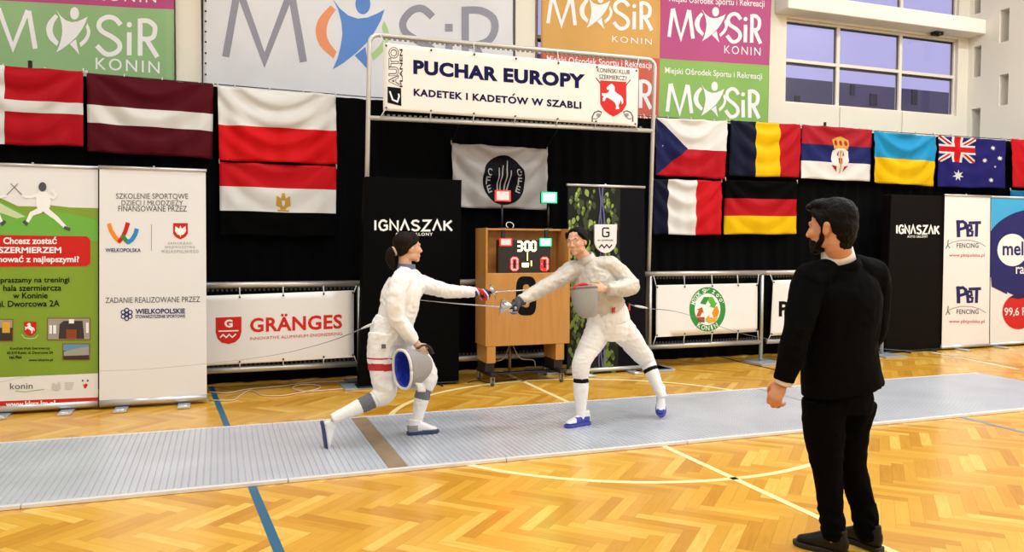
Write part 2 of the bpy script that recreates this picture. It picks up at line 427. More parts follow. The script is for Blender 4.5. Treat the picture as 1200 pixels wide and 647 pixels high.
window('window_3', sl, [onY(760, 60, YW).x], [onY(631, 41.5, YW).z]*2)
# dark building across the yard
yb = 26.0
bm = bmesh.new(); box(bm, -4, 46, yb, yb+6, -.5, onY(1000, 98, yb).z)
o = empty('building', (20, yb, -.5), 'long dark flat-roofed building seen through the window across the yard', 'building')
finish('facade', bm, mat('dusk_facade', '#77727c', .8, var=(.25, .12)), o)
for x0, y0, x1, y1 in ((931, 112, 937, 121), (1019, 110, 1027, 124), (1068, 105, 1074, 123), (996, 99, 1001, 112)):  # dark boxes on the facade imitate wall-niche reflections in the panes, not real windows
    a = onY(x0, y0, yb); b = onY(x1, y1, yb); bm = bmesh.new(); box(bm, a.x, b.x, yb-.05, yb+.05, b.z, a.z); finish('window', bm, mat('niche_reflection', '#2b2830', .3), o)
# ground outside
bm = bmesh.new(); bm.faces.new([bm.verts.new(p) for p in ((-10, YW+.4, -.5), (60, YW+.4, -.5), (60, 60, -.5), (-10, 60, -.5))]); tag(finish('ground_outside', bm, mat('asphalt', '#4a4a4e', .9)), kind='structure')

# floor markings: thin painted strips
M_lnY = mat('pale_yellow_line_paint', '#f3e3a6', .35); M_lnB = mat('blue_line_paint', '#155f80', .35); M_lnG = mat('grey_blue_line_paint', '#7d8c98', .35); M_lnW = mat('cream_line_paint', '#efe2bd', .35)
tn = [10]
def line(P, w, m, name=None):
    bm = bmesh.new(); P = [Vector((p[0], p[1])) for p in P]; A = []; B = []
    for i, p in enumerate(P):
        d = (P[min(i+1, len(P)-1)]-P[max(i-1, 0)]).normalized(); nn = Vector((-d.y, d.x))*w/2
        A.append([bm.verts.new((*(p+nn), z)) for z in (.0003, .0022)]); B.append([bm.verts.new((*(p-nn), z)) for z in (.0003, .0022)])
    for i in range(len(P)-1):
        bm.faces.new((A[i][1], A[i+1][1], B[i+1][1], B[i][1])); bm.faces.new((A[i][0], A[i+1][0], A[i+1][1], A[i][1])); bm.faces.new((B[i][0], B[i][1], B[i+1][1], B[i+1][0]))
    for r in (0, -1): bm.faces.new((A[r][0], A[r][1], B[r][1], B[r][0]))
    tn[0] += 1; tag(finish(f'trim_{tn[0]}', bm, m), kind='structure')
g2 = lambda x, y: tuple(gnd(x, y)[:2])
def ext(a, b, t0, t1):
    a, b = Vector(a), Vector(b); d = (b-a).normalized(); return [tuple(a-d*t0), tuple(b+d*t1)]
line(ext(g2(613, 447), g2(962, 608), .8, 2.2), .05, M_lnY)
line(ext(g2(248, 455), g2(327, 647), .1, 1.5), .052, M_lnB)
line(ext(g2(1131, 490), g2(1200, 507), .9, 1.5), .05, M_lnG)
line(ext(g2(1098, 414), g2(1193, 433), .1, .0), .06, M_lnW)
# centre circle through the measured points
cp = [g2(*q) for q in ((560, 548), (650, 563), (755, 567), (850, 562), (945, 542), (466, 487), (480, 474), (520, 459), (548, 452))]
A_ = np.array([[2*x, 2*y, 1] for x, y in cp]); bb = np.array([x*x+y*y for x, y in cp]); s_ = np.linalg.lstsq(A_, bb, rcond=None)[0]
rc = math.sqrt(s_[2]+s_[0]**2+s_[1]**2)
print('circle', s_, rc)
line([(s_[0]+rc*math.cos(2*math.pi*i/96), s_[1]+rc*math.sin(2*math.pi*i/96)) for i in range(97)], .05, M_lnY)

# ceiling lamps
def lamp(i, x, y):
    o = empty('ceiling_light', (x, y, CEIL-.12), None, 'lamp', 'ceiling lights of the hall')
    o['label'] = 'white rectangular ceiling light panel high over the hall floor'
    bm = bmesh.new(); box(bm, x-.62, x+.62, y-.34, y+.34, CEIL-.10, CEIL-.02); finish('housing', bm, M_frame, o)
    bm = bmesh.new(); box(bm, x-.58, x+.58, y-.3, y+.3, CEIL-.13, CEIL-.105); finish('diffuser', bm, mat('lamp_diffuser', '#f4f8ff', .5, emit=2.0), o)
    l = bpy.data.lights.new('lamp_light', 'AREA'); l.shape = 'RECTANGLE'; l.size = 1.16; l.size_y = .6; l.energy = LAMP_W*(.85 if x < 3 else 1.32); l.color = (.90, .965, 1)
    lo = bpy.data.objects.new('lamp_light', l); COL.objects.link(lo); lo.parent = o; lo.matrix_parent_inverse = inv_world(o)
    lo.location = (x, y, CEIL-.14)
for i, (x, y) in enumerate(LAMPS): lamp(i, x, y)
# ------------------------------------------------------------------ black curtain on its wire
M_black = mat('black_stage_cloth', '#050506', .95, spec=.06)
M_tube = mat('galvanised_tube', '#b4b4b2', .38, metal=.75)
M_tube2 = mat('white_painted_tube', '#c9c8c4', .35, metal=.35)
M_cord = mat('white_cord', '#d8d8d4', .6)
M_hook = mat('curtain_hook_plastic', '#cfccc4', .5)
M_blackplastic = mat('black_plastic', '#0e0e10', .45)
def top_z(X):      # the wire hangs a little lower towards the middle
    return 3.238+.055*min(1, max(0, (1.6-X)/3.5))+.025*max(0, (X-6)/6)
def curtain():
    x0, x1 = -6.2, 14.05; n = 760
    root = empty('stage_curtain', (4, YC, 0), 'long black cloth curtain hung from a wire across the hall behind the flags', 'curtain')
    bm = bmesh.new(); rows = []
    for i in range(n+1):
        X = x0+(x1-x0)*i/n; col = []
        for j in range(7):
            t = j/6
            a = .022*math.sin(X*14+.6*math.sin(X*1.7)+t*.5)*(.35+.65*t)+.012*math.sin(X*31+2)
            sag = .010*abs(math.sin(X*math.pi/.36))*(1-min(1, t*6))
            col.append(bm.verts.new((X, YC+.03+a, max(.012, top_z(X)-sag-.02-(top_z(X)-.02-.012)*t))))
        rows.append(col)
    for a, b in zip(rows, rows[1:]):
        for j in range(6): bm.faces.new((a[j], a[j+1], b[j+1], b[j]))
    finish('cloth', bm, M_black, root, smooth=True)
    bm = bmesh.new(); tube(bm, [(x0+(x1-x0)*i/60, YC+.02, top_z(x0+(x1-x0)*i/60)) for i in range(61)], .006, 6); finish('wire', bm, mat('steel_wire', '#4a4a4a', .5, metal=.6), root)
    hk = None
    for i in range(56):
        X = x0+.25+.36*i
        if X > x1-.1: break
        if hk is None:
            bm = bmesh.new(); tube(bm, [(0, -.02, -.035), (0, -.026, -.01), (0, -.014, .014), (0, .008, .018)], .006, 6, n=3); hk = finish('hook', bm, M_hook, root); o = hk
        else:
            o = hk.copy(); COL.objects.link(o); o.parent = root; o.matrix_parent_inverse = hk.matrix_parent_inverse
        o.location = (X, YC, top_z(X))
    for px, py in ((33, 77), (972, 143)):
        X = onY(px, py, YC).x; bm = bmesh.new(); tube(bm, [(X, YC+.09, 0), (X, YC+.09, top_z(X)+.09)], .02, 8); finish('post', bm, M_blackplastic, root)
curtain()

# ------------------------------------------------------------------ hung vinyl banners of the sports centre
def logo_figure(art, cx, cy, s, cb, cl, cr, sl=.07, layer=2):
    """swooping figure between two arcs; cx, cy centre, s half height in pixels; body, left arc, right arc colours"""
    q = lambda P: [(cx+x*s, cy+y*s) for x, y in P]; cv = lambda P: [v.to_2d() for v in catmull([(x, y, 0) for x, y in P], 4)]
    art.poly(q(arcpts(.29, -.84, .21, .29, 0, 360, 22)[:-1]), cb, layer)
    art.poly(q([(-.56, -1.0), (-.36, -.72), (-.12, -.52), (.14, -.43), (.42, -.46), (.68, -.57), (.90, -.69), (.80, -.40), (.64, -.10), (.40, .24), (.08, .55), (-.24, .80), (-.56, 1.0), (-.42, .68), (-.33, .33), (-.28, 0), (-.31, -.33), (-.40, -.68)]), cb, layer)
    art.poly(q([(.06, .60), (.36, .36), (.42, .72), (.52, 1.10), (.28, .82)]), cb, layer)
    art.band(q(cv([(-.61, -.80), (-.92, -.45), (-1.03, -.08), (-.90, .35), (-.53, .69)])), q(cv([(-.47, -.68), (-.66, -.38), (-.73, -.05), (-.66, .22), (-.45, .50)])), cl, layer)
    art.band(q(cv([(.89, -.38), (1.03, 0), (.90, .42), (.58, .74)])), q(cv([(.82, -.20), (.87, .06), (.75, .33), (.52, .55)])), cr, layer)
def letter_M(art, x0, yb, x1, yt, w, m, sl=.07, layer=2):
    f = lambda x, y: (x, y+(x-x0)*sl)
    W = x1-x0
    art.stroke([f(x0+w*.3, yb), f(x0+W*.17, yt)], w, m, layer); art.stroke([f(x1-w*.3, yb), f(x1-W*.17, yt)], w, m, layer)
    art.stroke([f(x0+W*.19, yt-w*.1), f(x0+W*.5, yb+w*.1), f(x1-W*.19, yt-w*.1)], w, m, layer)
def mosir(art, x0, x1, yb, h, m, marks=None, cb=None, cl=None, cr=None, sl=.07, konin=True, w=None):
    """M, figure, S i R over the box x0..x1 with cap height h, baseline yb at the left"""
    W = x1-x0; w = w or h*.13; y = lambda x: yb+(x-x0)*sl
    art.new('emblem'); letter_M(art, x0, yb, x0+W*.28, yb-h, w, m, sl)
    logo_figure(art, x0+W*.465, y(x0+W*.465)-h*.53, h*.57, cb or m, cl or m, cr or m, sl)
    xs = x0+W*.63; c = lambda P: [(x, yy+(x-xs)*sl) for x, yy in P]
    ys = y(xs); sw = W*.155
    art.stroke(c([(xs+sw*.93, ys-h*.80), (xs+sw*.72, ys-h*.95), (xs+sw*.45, ys-h*.98), (xs+sw*.18, ys-h*.88), (xs+sw*.1, ys-h*.72), (xs+sw*.24, ys-h*.58), (xs+sw*.6, ys-h*.46), (xs+sw*.86, ys-h*.32), (xs+sw*.88, ys-h*.15), (xs+sw*.66, ys-h*.02), (xs+sw*.35, ys), (xs+sw*.02, ys-h*.2)]), w, m, 2, smooth=4)
    xi = x0+W*.825; yi = y(xi)
    art.stroke([(xi, yi), (xi, yi-h*.62)], w, m, 2); art.ellipse(xi, yi-h*.82, w*.55, w*.6, m, 2, n=12)
    xr = x0+W*.875; yr = y(xr); r = lambda P: [(x, yy+(x-xr)*sl) for x, yy in P]; rw = x1-xr
    art.stroke([(xr+w*.5, yr), (xr+w*.5, yr-h)], w, m, 2)
    art.stroke(r([(xr+w*.5, yr-h*.95), (xr+rw*.5, yr-h*.95), (xr+rw*.78, yr-h*.84), (xr+rw*.82, yr-h*.70), (xr+rw*.74, yr-h*.54), (xr+rw*.5, yr-h*.47), (xr+w*.5, yr-h*.47)]), w, m, 2, smooth=3)
    art.stroke(r([(xr+rw*.42, yr-h*.45), (xr+rw*.93, yr)]), w, m, 2)
def banner_art(Y, seed, amp=.010):
    to2 = lambda x, y: (lambda p: (p.x, p.z))(onY(x, y, Y))
    rnd = random.Random(seed); a = [rnd.uniform(0, 6) for _ in range(6)]
    def disp(X, Z):
        return amp*(math.sin(2.1*X+1.5*Z+a[0])+.7*math.sin(3.7*X-2.3*Z+a[1])+.45*math.sin(7*X+3*Z+a[2])+.3*math.sin(9*X-8*Z+a[3]))
    cuts = ([i*.12 for i in range(-40, 120)], [2.6+i*.12 for i in range(40)])
    return Art(to2, lambda X, Z, e: (X, Y-disp(X, Z)-e, Z), cuts)
def eyelets(root, Y, P, r=.012):
    for p in P:
        bm = bmesh.new(); c = Vector((p[0], Y-.012, p[1])); tube(bm, [c, c+Vector((0, .012, 0))], r, 8); finish('eyelet', bm, M_blackplastic, root)
YB = YW-.19
Wt = mat('white_print', '#ebe8ea', .5); 
def vin(name, c): return mat(name, c, .5, var=(1.3, .05), spec=.25)
Gn = vin('green_vinyl', '#8fb37e'); Pk = vin('pink_vinyl', '#b0487c'); Og = vin('orange_vinyl', '#cf9d52'); Rd = vin('coral_vinyl', '#c55a48'); Wv = vin('white_vinyl', '#dedce0')
Gy = mat('grey_print', '#8d8b98', .5); Bl = mat('blue_print', '#4f80c8', .5); Or = mat('orange_print', '#e08a58', .5); Lg = mat('light_green_print', '#a9c983', .5)
# left banner, green under pink
r = empty('hanging_banner', onY(100, 60, YB), 'green and pink sports centre banner above the red flag with a white cross', 'banner')
a = banner_art(YB, 1); s_ = .085
a.poly([(-190, -9), (204, 11), (204, 130), (-190, 112)], Gn, 0); a.poly([(-190, -190), (205, -175), (204, 11), (-190, -9)], Pk, 0); a.build('sheet', r, solid=.002)
a = banner_art(YB, 1); mosir(a, -12, 186, 54, 44, Wt, sl=.065, w=5.6); a.build('emblem', r)
a = banner_art(YB, 1); a.text('KONIN', 112, 81, 187, 67, Wt, spacing=1.25, bold=.004, slope=5); a.text('KONIN', 112, 0, 183, -12, Wt, spacing=1.25, slope=3); a.build('lettering', r)
# large white banner
r = empty('hanging_banner', onY(420, 60, YB), 'large white sports centre banner with grey letters and a blue figure', 'banner')
a = banner_art(YB, 2, .013); a.poly([(239, -190), (600, -170), (601, 165), (238, 140)], Wv, 0); a.build('sheet', r, solid=.002)
a = banner_art(YB, 2, .013); sl = .075
a.new('letter'); letter_M(a, 262, 66, 358, -12, 8.5, Gy, sl)
a.new('figure_logo'); logo_figure(a, 413, 40, 42, Bl, Or, Lg, .06); a.new('letters')
xs, ys, sw, h = 468, 82, 50, 76; w = 8.5
a.stroke([(xs+sw*.78, ys-h*.82), (xs+sw*.55, ys-h*.95), (xs+sw*.3, ys-h*.92), (xs+sw*.1, ys-h*.76), (xs+sw*.14, ys-h*.6), (xs+sw*.4, ys-h*.47), (xs+sw*.7, ys-h*.36), (xs+sw*.85, ys-h*.2), (xs+sw*.75, ys+h*.0), (xs+sw*.4, ys+h*.08), (xs+sw*.05, ys-h*.1)], w, Gy, 2, smooth=4)
a.stroke([(526, 94), (526, 46)], w, Gy, 2); a.rect(521.5, 28, 530.5, 37, Gy, 2)
a.stroke([(545, 96), (545, 8)], w, Gy, 2); a.stroke([(545, 12), (563, 13), (577, 22), (579, 36), (572, 48), (558, 53), (545, 53)], w, Gy, 2, smooth=3); a.stroke([(556, 53), (580, 99)], w, Gy, 2)
a.build('emblem', r); eyelets(r, YB-.03, [(lambda p: (p.x, p.z))(onY(241, y, YB)) for y in (2, 14, 26, 38, 50, 63, 75, 88)])
# four-colour banner
r = empty('hanging_banner', onY(770, 60, YB), 'four-colour sports centre banner of orange, pink, coral and green fields left of the window', 'banner')
a = banner_art(YB, 3); M_gr2 = vin('leaf_green_vinyl', '#86b058')
xm = lambda y: 773.5-.012*y
ym = lambda x: 60+(x-634)*.062
a.poly([(634, -150), (776, -140), (xm(69), ym(773)), (634, 60)], Og, 0); a.poly([(776, -140), (905, -130), (902, ym(902)), (xm(69), ym(773))], Pk, 0)
a.poly([(634, 60), (xm(69), ym(773)), (771, 190), (634, 180)], Rd, 0); a.poly([(xm(69), ym(773)), (902, ym(902)), (899, 200), (771, 190)], M_gr2, 0); a.build('sheet', r, solid=.002)
a = banner_art(YB, 3)
mosir(a, 641, 764, 27, 33, Wt, sl=.075, w=4.2); mosir(a, 783, 892, 43, 33, Wt, sl=.075, w=4.2); mosir(a, 780, 891, 131, 33, Wt, sl=.07, w=4.2); mosir(a, 641, 764, 119, 33, Wt, sl=.07, w=4.2); a.build('emblem', r)
a = banner_art(YB, 3)
a.text('KONIN', 717, 49, 763, 42, Wt, spacing=1.25, slope=4); a.text('KONIN', 849, 62.5, 891, 53, Wt, spacing=1.25, slope=3)
a.text('KONIN', 849, 150, 891, 141, Wt, spacing=1.25, slope=3); a.text('KONIN', 717, 141, 763, 132, Wt, spacing=1.25, slope=3)
t_ = 'Miejski Ośrodek Sportu i Rekreacji'
a.text(t_, 784, 4, 895, -7, Wt, bold=.008, slope=7); a.text(t_, 779, 88, 893.5, 78, Wt, bold=.008, slope=7); a.text(t_, 641, 75, 763, 64, Wt, bold=.008, slope=8); a.text(t_, 641, -13, 763, -24, Wt, bold=.008, slope=8)
a.build('lettering', r)

# ------------------------------------------------------------------ national flags on the curtain
YFL = YC-.05
def satin(name, c): return mat(name, c, .55, spec=.08, bump=(60, .04))
FR = satin('red_satin', '#b8121b'); FRd = satin('deep_red_satin', '#a50f1b'); FM = satin('maroon_satin', '#4d0a16'); FW = satin('white_satin', '#d2d0cd'); FN = satin('navy_satin', '#161a48'); FNd = satin('dark_navy_satin', '#0c0f26')
FY = satin('yellow_satin', '#d8ac06'); FK = mat('black_satin', '#030303', .8, spec=.04); FB = satin('sky_blue_satin', '#1f86b8'); FU = satin('royal_blue_satin', '#1e1a60'); FP = satin('plain_poland_red', '#c41015'); FG = satin('gold_satin', '#b9923c'); FT = satin('teal_satin', '#1c6a98'); FS = satin('silver_satin', '#a9a6a6')
FX = satin('serbia_red', '#981a26'); FXb = satin('serbia_blue', '#1b2158')
def flag_map(corners, Y, seed, amp, drape=1.0, nd=2.2):
    TL, TR, BR, BL = [onY(x, y, Y) for x, y in corners]; rnd = random.Random(seed); ph = [rnd.uniform(0, 6.28) for _ in range(6)]
    w = (TR-TL).length; h = (TL-BL).length; asp = w/h
    def surf(s, t, e):
        p = TL.lerp(TR, s).lerp(BL.lerp(BR, s), t)
        arch = 4*s*(1-s)
        d = drape*.62*math.sin(2*math.pi*nd*1.35*(t-.45*arch)+ph[0])*math.exp(-.8*t)*(.35+arch*.65)+.16*drape*math.sin(2*math.pi*nd*2.9*(t-.6*arch)+ph[5])*math.exp(-1.6*t)
        k1 = math.atan2(t+.02, s*asp+.02); k2 = math.atan2(t+.02, (1-s)*asp+.02)
        d += .45*math.sin(11*k1+ph[1])*math.exp(-2.2*s)*min(1, 3*t+.1)+.45*math.sin(11*k2+ph[2])*math.exp(-2.2*(1-s))*min(1, 3*t+.1)
        d += .5*math.sin(2*math.pi*(s*2.3+.25*t)+ph[3])*t+.22*math.sin(2*math.pi*(s*5.1-.4*t)+ph[4])*t
        sag = .006*abs(math.sin(s*w*math.pi/.36))*(1-t)**6
        return (p.x, p.y-2.5*amp*(d+.8)-e, p.z-sag-.004*math.sin(2*math.pi*1.5*s+ph[5])*t)
    return surf
def flag(corners, label, regions, decals=None, emblem=None, seed=0, amp=.016, drape=1.0, nd=2.2, Y=YFL, name='national_flag', cat='flag', group='flags hung on the curtain'):
    surf = flag_map(corners, Y, seed, amp, drape, nd); cuts = ([i/36 for i in range(1, 36)], [i/26 for i in range(1, 26)])
    TL = onY(*corners[0], Y)
    root = empty(name, onY((corners[3][0]+corners[2][0])/2, (corners[3][1]+corners[2][1])/2, Y), label, cat, group)
    a = Art(lambda s, t: (s, t), surf, cuts)
    for P, m in regions: a.poly(P, m, 0)
    o = a.build('cloth', root, solid=.0015)
    if decals:
        a = Art(lambda s, t: (s, t), surf, cuts); decals(a); a.build('charge', root, eps=.0022)
    if emblem:
        a = Art(lambda s, t: (s, t), surf, cuts); emblem(a); a.build('emblem', root, eps=.0022)
    # hem rope tabs
    for s in (.0, 1.0):
        bm = bmesh.new(); c = Vector(surf(s, 0, 0)); tube(bm, [c+Vector((0, .004, -.02)), c+Vector((0, .012, .03))], .006, 6); finish('tie', bm, M_hook, root)
    return root
H3 = lambda a, b, c, p=1/3, q=2/3: [([(0, 0), (1, 0), (1, p), (0, p)], a), ([(0, p), (1, p), (1, q), (0, q)], b), ([(0, q), (1, q), (1, 1), (0, 1)], c)]
V3 = lambda a, b, c, p=1/3, q=2/3: [([(0, 0), (p, 0), (p, 1), (0, 1)], a), ([(p, 0), (q, 0), (q, 1), (p, 1)], b), ([(q, 0), (1, 0), (1, 1), (q, 1)], c)]
H2 = lambda a, b, p=.5: [([(0, 0), (1, 0), (1, p), (0, p)], a), ([(0, p), (1, p), (1, 1), (0, 1)], b)]
def cross(a):
    a.rect(.30, 0, .36, 1, FW, 1); a.rect(0, .43, .30, .58, FW, 1); a.rect(.36, .43, 1, .58, FW, 1)
flag(((-48, 73), (98, 84), (98, 172), (-48, 168)), 'red flag with a white cross, cut by the left edge', [([(0, 0), (1, 0), (1, 1), (0, 1)], FRd)], cross, seed=1, amp=.012)
flag(((102, 86), (250, 99), (249, 186), (103, 178)), 'maroon flag with a white band across its middle', H3(FM, FW, FM, .40, .63), seed=2, amp=.012)
flag(((255, 101), (393, 111), (394, 193), (257, 188)), 'white over red flag above the red, white and black flag with a gold eagle', H2(FW, FP, .52), seed=3, amp=.018, nd=2.6)
def eagle(a):
    cx, cy = .535, .52; S = lambda P: [(cx+x, cy+y) for x, y in P]
    a.poly(S([(-.012, -.12), (.012, -.125), (.02, -.05), (.058, -.085), (.064, .05), (.03, .07), (.022, .10), (-.022, .10), (-.03, .07), (-.064, .05), (-.058, -.085), (-.02, -.05)]), FG, 1)
    a.rect(cx-.05, cy+.105, cx+.05, cy+.13, FG, 1); a.poly(S([(-.016, -.02), (.016, -.02), (.012, .04), (0, .06), (-.012, .04)]), FW, 2)
flag(((257, 189.5), (394, 195), (393, 279), (258, 276)), 'red, white and black flag with a gold eagle below the white over red flag', H3(FR, FW, FK, .33, .66), None, eagle, seed=4, amp=.008)
flag(((768, 138), (851, 142), (848, 210), (766, 205.5)), 'white and red flag with a navy triangle at its left edge', H2(FW, FRd, .52), lambda a: a.poly([(0, 0), (.46, .51), (0, 1)], FN, 1), seed=5, amp=.014)
flag(((855, 141), (937, 146), (936, 208), (853, 206.5)), 'black, yellow and red upright-striped flag', V3(FNd, FY, FRd, .36, .70), seed=6, amp=.012)
flag(((764, 209.5), (844, 212), (843, 275.5), (764, 275)), 'navy, white and red upright-striped flag below the one with a navy triangle', V3(FNd, FW, FR, .22, .63), seed=7, amp=.014)
flag(((849, 210.5), (933, 213), (932, 274.5), (848, 274.5)), 'black, red and yellow flag with level stripes', H3(FK, FRd, FY, .34, .66), seed=8, amp=.011)
def serb(a):
    R, G, W = FX, FG, FW; cx = .545
    a.poly([(cx-.10, .42), (cx-.115, .24), (cx-.06, .20), (cx, .17), (cx+.06, .20), (cx+.115, .24), (cx+.10, .42)], G, 1)
    for x in (-.07, 0, .07): a.ellipse(cx+x, .30, .022, .055, FX, 2, n=10)
    a.poly([(cx-.11, .45), (cx-.05, .40), (cx+.05, .40), (cx+.11, .45), (cx+.125, .62), (cx+.10, .74), (cx+.03, .86), (cx, .88), (cx-.03, .86), (cx-.10, .74), (cx-.125, .62)], W, 1)
    for sx in (-1, 1):
        a.poly([(cx+sx*.03, .44), (cx+sx*.055, .52), (cx+sx*.03, .56)], R, 2); a.poly([(cx+sx*.12, .72), (cx+sx*.06, .74), (cx+sx*.05, .84), (cx+sx*.10, .76)], R, 2)
    a.poly([(cx-.03, .58), (cx+.03, .58), (cx+.025, .68), (cx, .72), (cx-.025, .68)], R, 2)
    a.poly([(cx-.012, .44), (cx+.012, .44), (cx+.008, .86), (cx-.008, .86)], G, 3)
flag(((939, 146), (1021, 152), (1018.5, 213), (937, 209)), 'red, blue and white flag with a crowned double-headed eagle emblem', H3(FX, FXb, FW, .35, .67), None, serb, seed=9, amp=.010)
flag(((1023, 154), (1095, 160), (1091.5, 218.5), (1021, 214)), 'sky blue over yellow flag', H2(FB, FY, .5), seed=10, amp=.017, nd=2.0)
def jack(a):
    x1, y1 = .535, .5; W, R = FW, FR
    def diag(w, m, l):
        for p, q in (((0, 0), (x1, y1)), ((x1, 0), (0, y1))):
            d = Vector((q[0]-p[0], q[1]-p[1])); k = abs(w/2)
            sx = 1 if d.x > 0 else -1
            a.poly([p, (p[0]+sx*k, p[1]), (q[0], q[1]-k*.9), q, (q[0]-sx*k, q[1]), (p[0], p[1]+k*.9)], m, l)
    diag(.13, W, 1); diag(.045, R, 2)
    a.rect(x1*.5-.075, 0, x1*.5+.075, y1, W, 3); a.rect(0, y1*.5-.09, x1, y1*.5+.09, W, 3)
    a.rect(x1*.5-.042, 0, x1*.5+.042, y1, R, 4); a.rect(0, y1*.5-.052, x1, y1*.5+.052, R, 4)
def star(a, cx, cy, r, n=7):
    a.poly([(cx+(r if k % 2 == 0 else r*.42)*math.sin(math.pi*k/n), cy-(r if k % 2 == 0 else r*.42)*1.35*math.cos(math.pi*k/n)) for k in range(2*n)], FW, 1)
def stars(a):
    star(a, .29, .76, .085); star(a, .80, .18, .04); star(a, .68, .44, .04); star(a, .91, .38, .04); star(a, .84, .56, .022, 5); star(a, .78, .84, .04)
flag(((1099, 159), (1178, 164.5), (1177, 221), (1097.5, 219.5)), 'navy flag with white stars and a small red, white and blue cross in the corner', [([(0, 0), (1, 0), (1, 1), (0, 1)], FU)], jack, stars, seed=11, amp=.007)
flag(((1183.5, 162.5), (1262, 168), (1262, 224), (1184.5, 219.5)), 'plain red flag cut by the right edge', [([(0, 0), (1, 0), (1, 1), (0, 1)], FR)], seed=12, amp=.010)
flag(((1183, 222.5), (1262, 227), (1262, 275), (1183, 272)), 'teal flag behind the radio banner, only its top edge showing', [([(0, 0), (1, 0), (1, 1), (0, 1)], FT)], seed=13, amp=.008)
# silver fencing federation flag
FE = mat('black_print_satin', '#0a0b12', .6, spec=.08)
def efc(a):
    cx, cy = .535, .545; W = FS
    a.ellipse(cx, cy, .225, .40, FE, 1, n=40)
    for P in ([(-.055, .30), (-.062, .05), (-.045, -.20)], [(-.03, .30), (-.028, 0), (.0, -.24)], [(.0, .30), (.025, 0), (.045, -.32)], [(.02, .28), (.055, .05), (.075, -.16)]):
        a.stroke([(cx+x, cy+y) for x, y in P], .016, W, 2, .009)
    a.stroke([(cx-.085, cy+.33), (cx-.01, cy+.27), (cx+.06, cy+.22)], .03, W, 2)
    for ch, ang in (('E', 152), ('F', 178), ('C', 205), ('C', -25), ('F', 2), ('E', 28)):
        t = math.radians(ang); x = cx+.168*math.cos(t); y = cy+.30*math.sin(t)
        V, F = glyphs(ch, .01); tilt = math.radians(ang-180 if abs(ang) > 90 else ang)*(.7)
        P = []
        for u, v in V:
            dx, dy = (u-.5)*.045, (.5-v)*.12
            P.append((x+dx*math.cos(tilt)-dy*.55*math.sin(tilt), y+dx*1.8*math.sin(tilt)+dy*math.cos(tilt)))
        a.add(P, F, W, 2)
flag(((528, 168), (640, 175), (638.5, 246), (530, 243)), 'silver satin flag with a round black fencing emblem above the wooden scoreboard', [([(0, 0), (1, 0), (1, 1), (0, 1)], FS)], None, efc, seed=21, amp=.020, drape=1.5, nd=1.8, group=None)
efc_root = [o for o in COL.objects if o.get('label', '').startswith('silver satin flag')][0]
for px, py in ((528.5, 168.5), (639.5, 175.5)):
    a_ = onY(px, py, YFL-.02); bm = bmesh.new(); tube(bm, [a_, Vector((a_.x, 8.68, onY(600, 146, 8.68).z))], .0025, 6); finish('hanging_cord', bm, M_blackplastic, efc_root)
# ------------------------------------------------------------------ roll-up banners
M_alu = mat('brushed_aluminium', '#c3c3c4', .35, metal=.7); M_alu2 = mat('silver_foot', '#c9ccd0', .3, metal=.6)
P_w = mat('white_banner_film', '#e4e2e1', .38, var=(1.1, .02)); P_bk = mat('black_print', '#0d0d0f', .6, spec=.08); P_rd = mat('red_print', '#c8201c', .45, spec=.25); P_gr = mat('olive_green_print', '#7b9a24', .45, var=(2, .05)); P_gl = mat('grass_green_print', '#6fae45', .45, spec=.25); P_gy = mat('mid_grey_print', '#8b8b8d', .5, spec=.25); P_dg = mat('dark_grey_print', '#4d4d50', .5, spec=.25)
P_nv = mat('navy_print', '#1f1b58', .45, spec=.25); P_nv2 = mat('deep_blue_print', '#1d1e63', .45, spec=.25); P_sky = mat('light_blue_print', '#3fa3d6', .45, spec=.25); P_or = mat('orange_ink', '#ee8a1d', .45, spec=.25); P_bl = mat('blue_ink', '#2c86c8', .45, spec=.25); P_gn = mat('green_ink', '#2f8a3c', .45, spec=.25); P_ws = mat('white_ink', '#f0eeec', .45, spec=.25)
P_lg = mat('pale_green_print', '#c6d3a8', .45, spec=.25); P_br = mat('brown_ink', '#8a4526', .45, spec=.25); P_yl = mat('ochre_ink', '#d9a53a', .45, spec=.25); P_gn2 = mat('light_green_ink', '#58ae3f', .45, spec=.25)
HORSE = [((x-637)/82, (y-407)/112) for x, y in ((628,312),(636,318),(646,332),(645,358),(662,372),(685,388),(697,405),(700,430),(690,442),(688,420),(682,412),(680,430),(669,446),(673,470),(650,472),(656,455),(648,432),(632,418),(612,406),(600,399),(590,403),(584,420),(569,421),(573,399),(584,390),(568,390),(565,371),(590,374),(604,368),(611,357),(613,347),(601,352),(594,339),(606,325),(614,317))]
SHIELD = [(-1, -1), (1, -1), (1, .30), (.72, .66), (.36, .86), (0, 1), (-.36, .86), (-.72, .66), (-1, .30)]
def crest(a, cx, cy, w, h, layer=2, sl=0.0):
    a.poly([(cx+x*w, cy+y*h+x*w*sl) for x, y in SHIELD], P_rd, layer)
    a.poly([(cx+x*w, cy+y*h+x*w*sl*.3) for x, y in HORSE], P_ws, layer+1)
def text_up(a, t, xl, yb, xr, yt, m, layer=2, bold=0.0):
    V, F = glyphs(t, bold); a.add([(xr-(xr-xl)*v, yb-(yb-yt)*u) for u, v in V], F, m, layer)
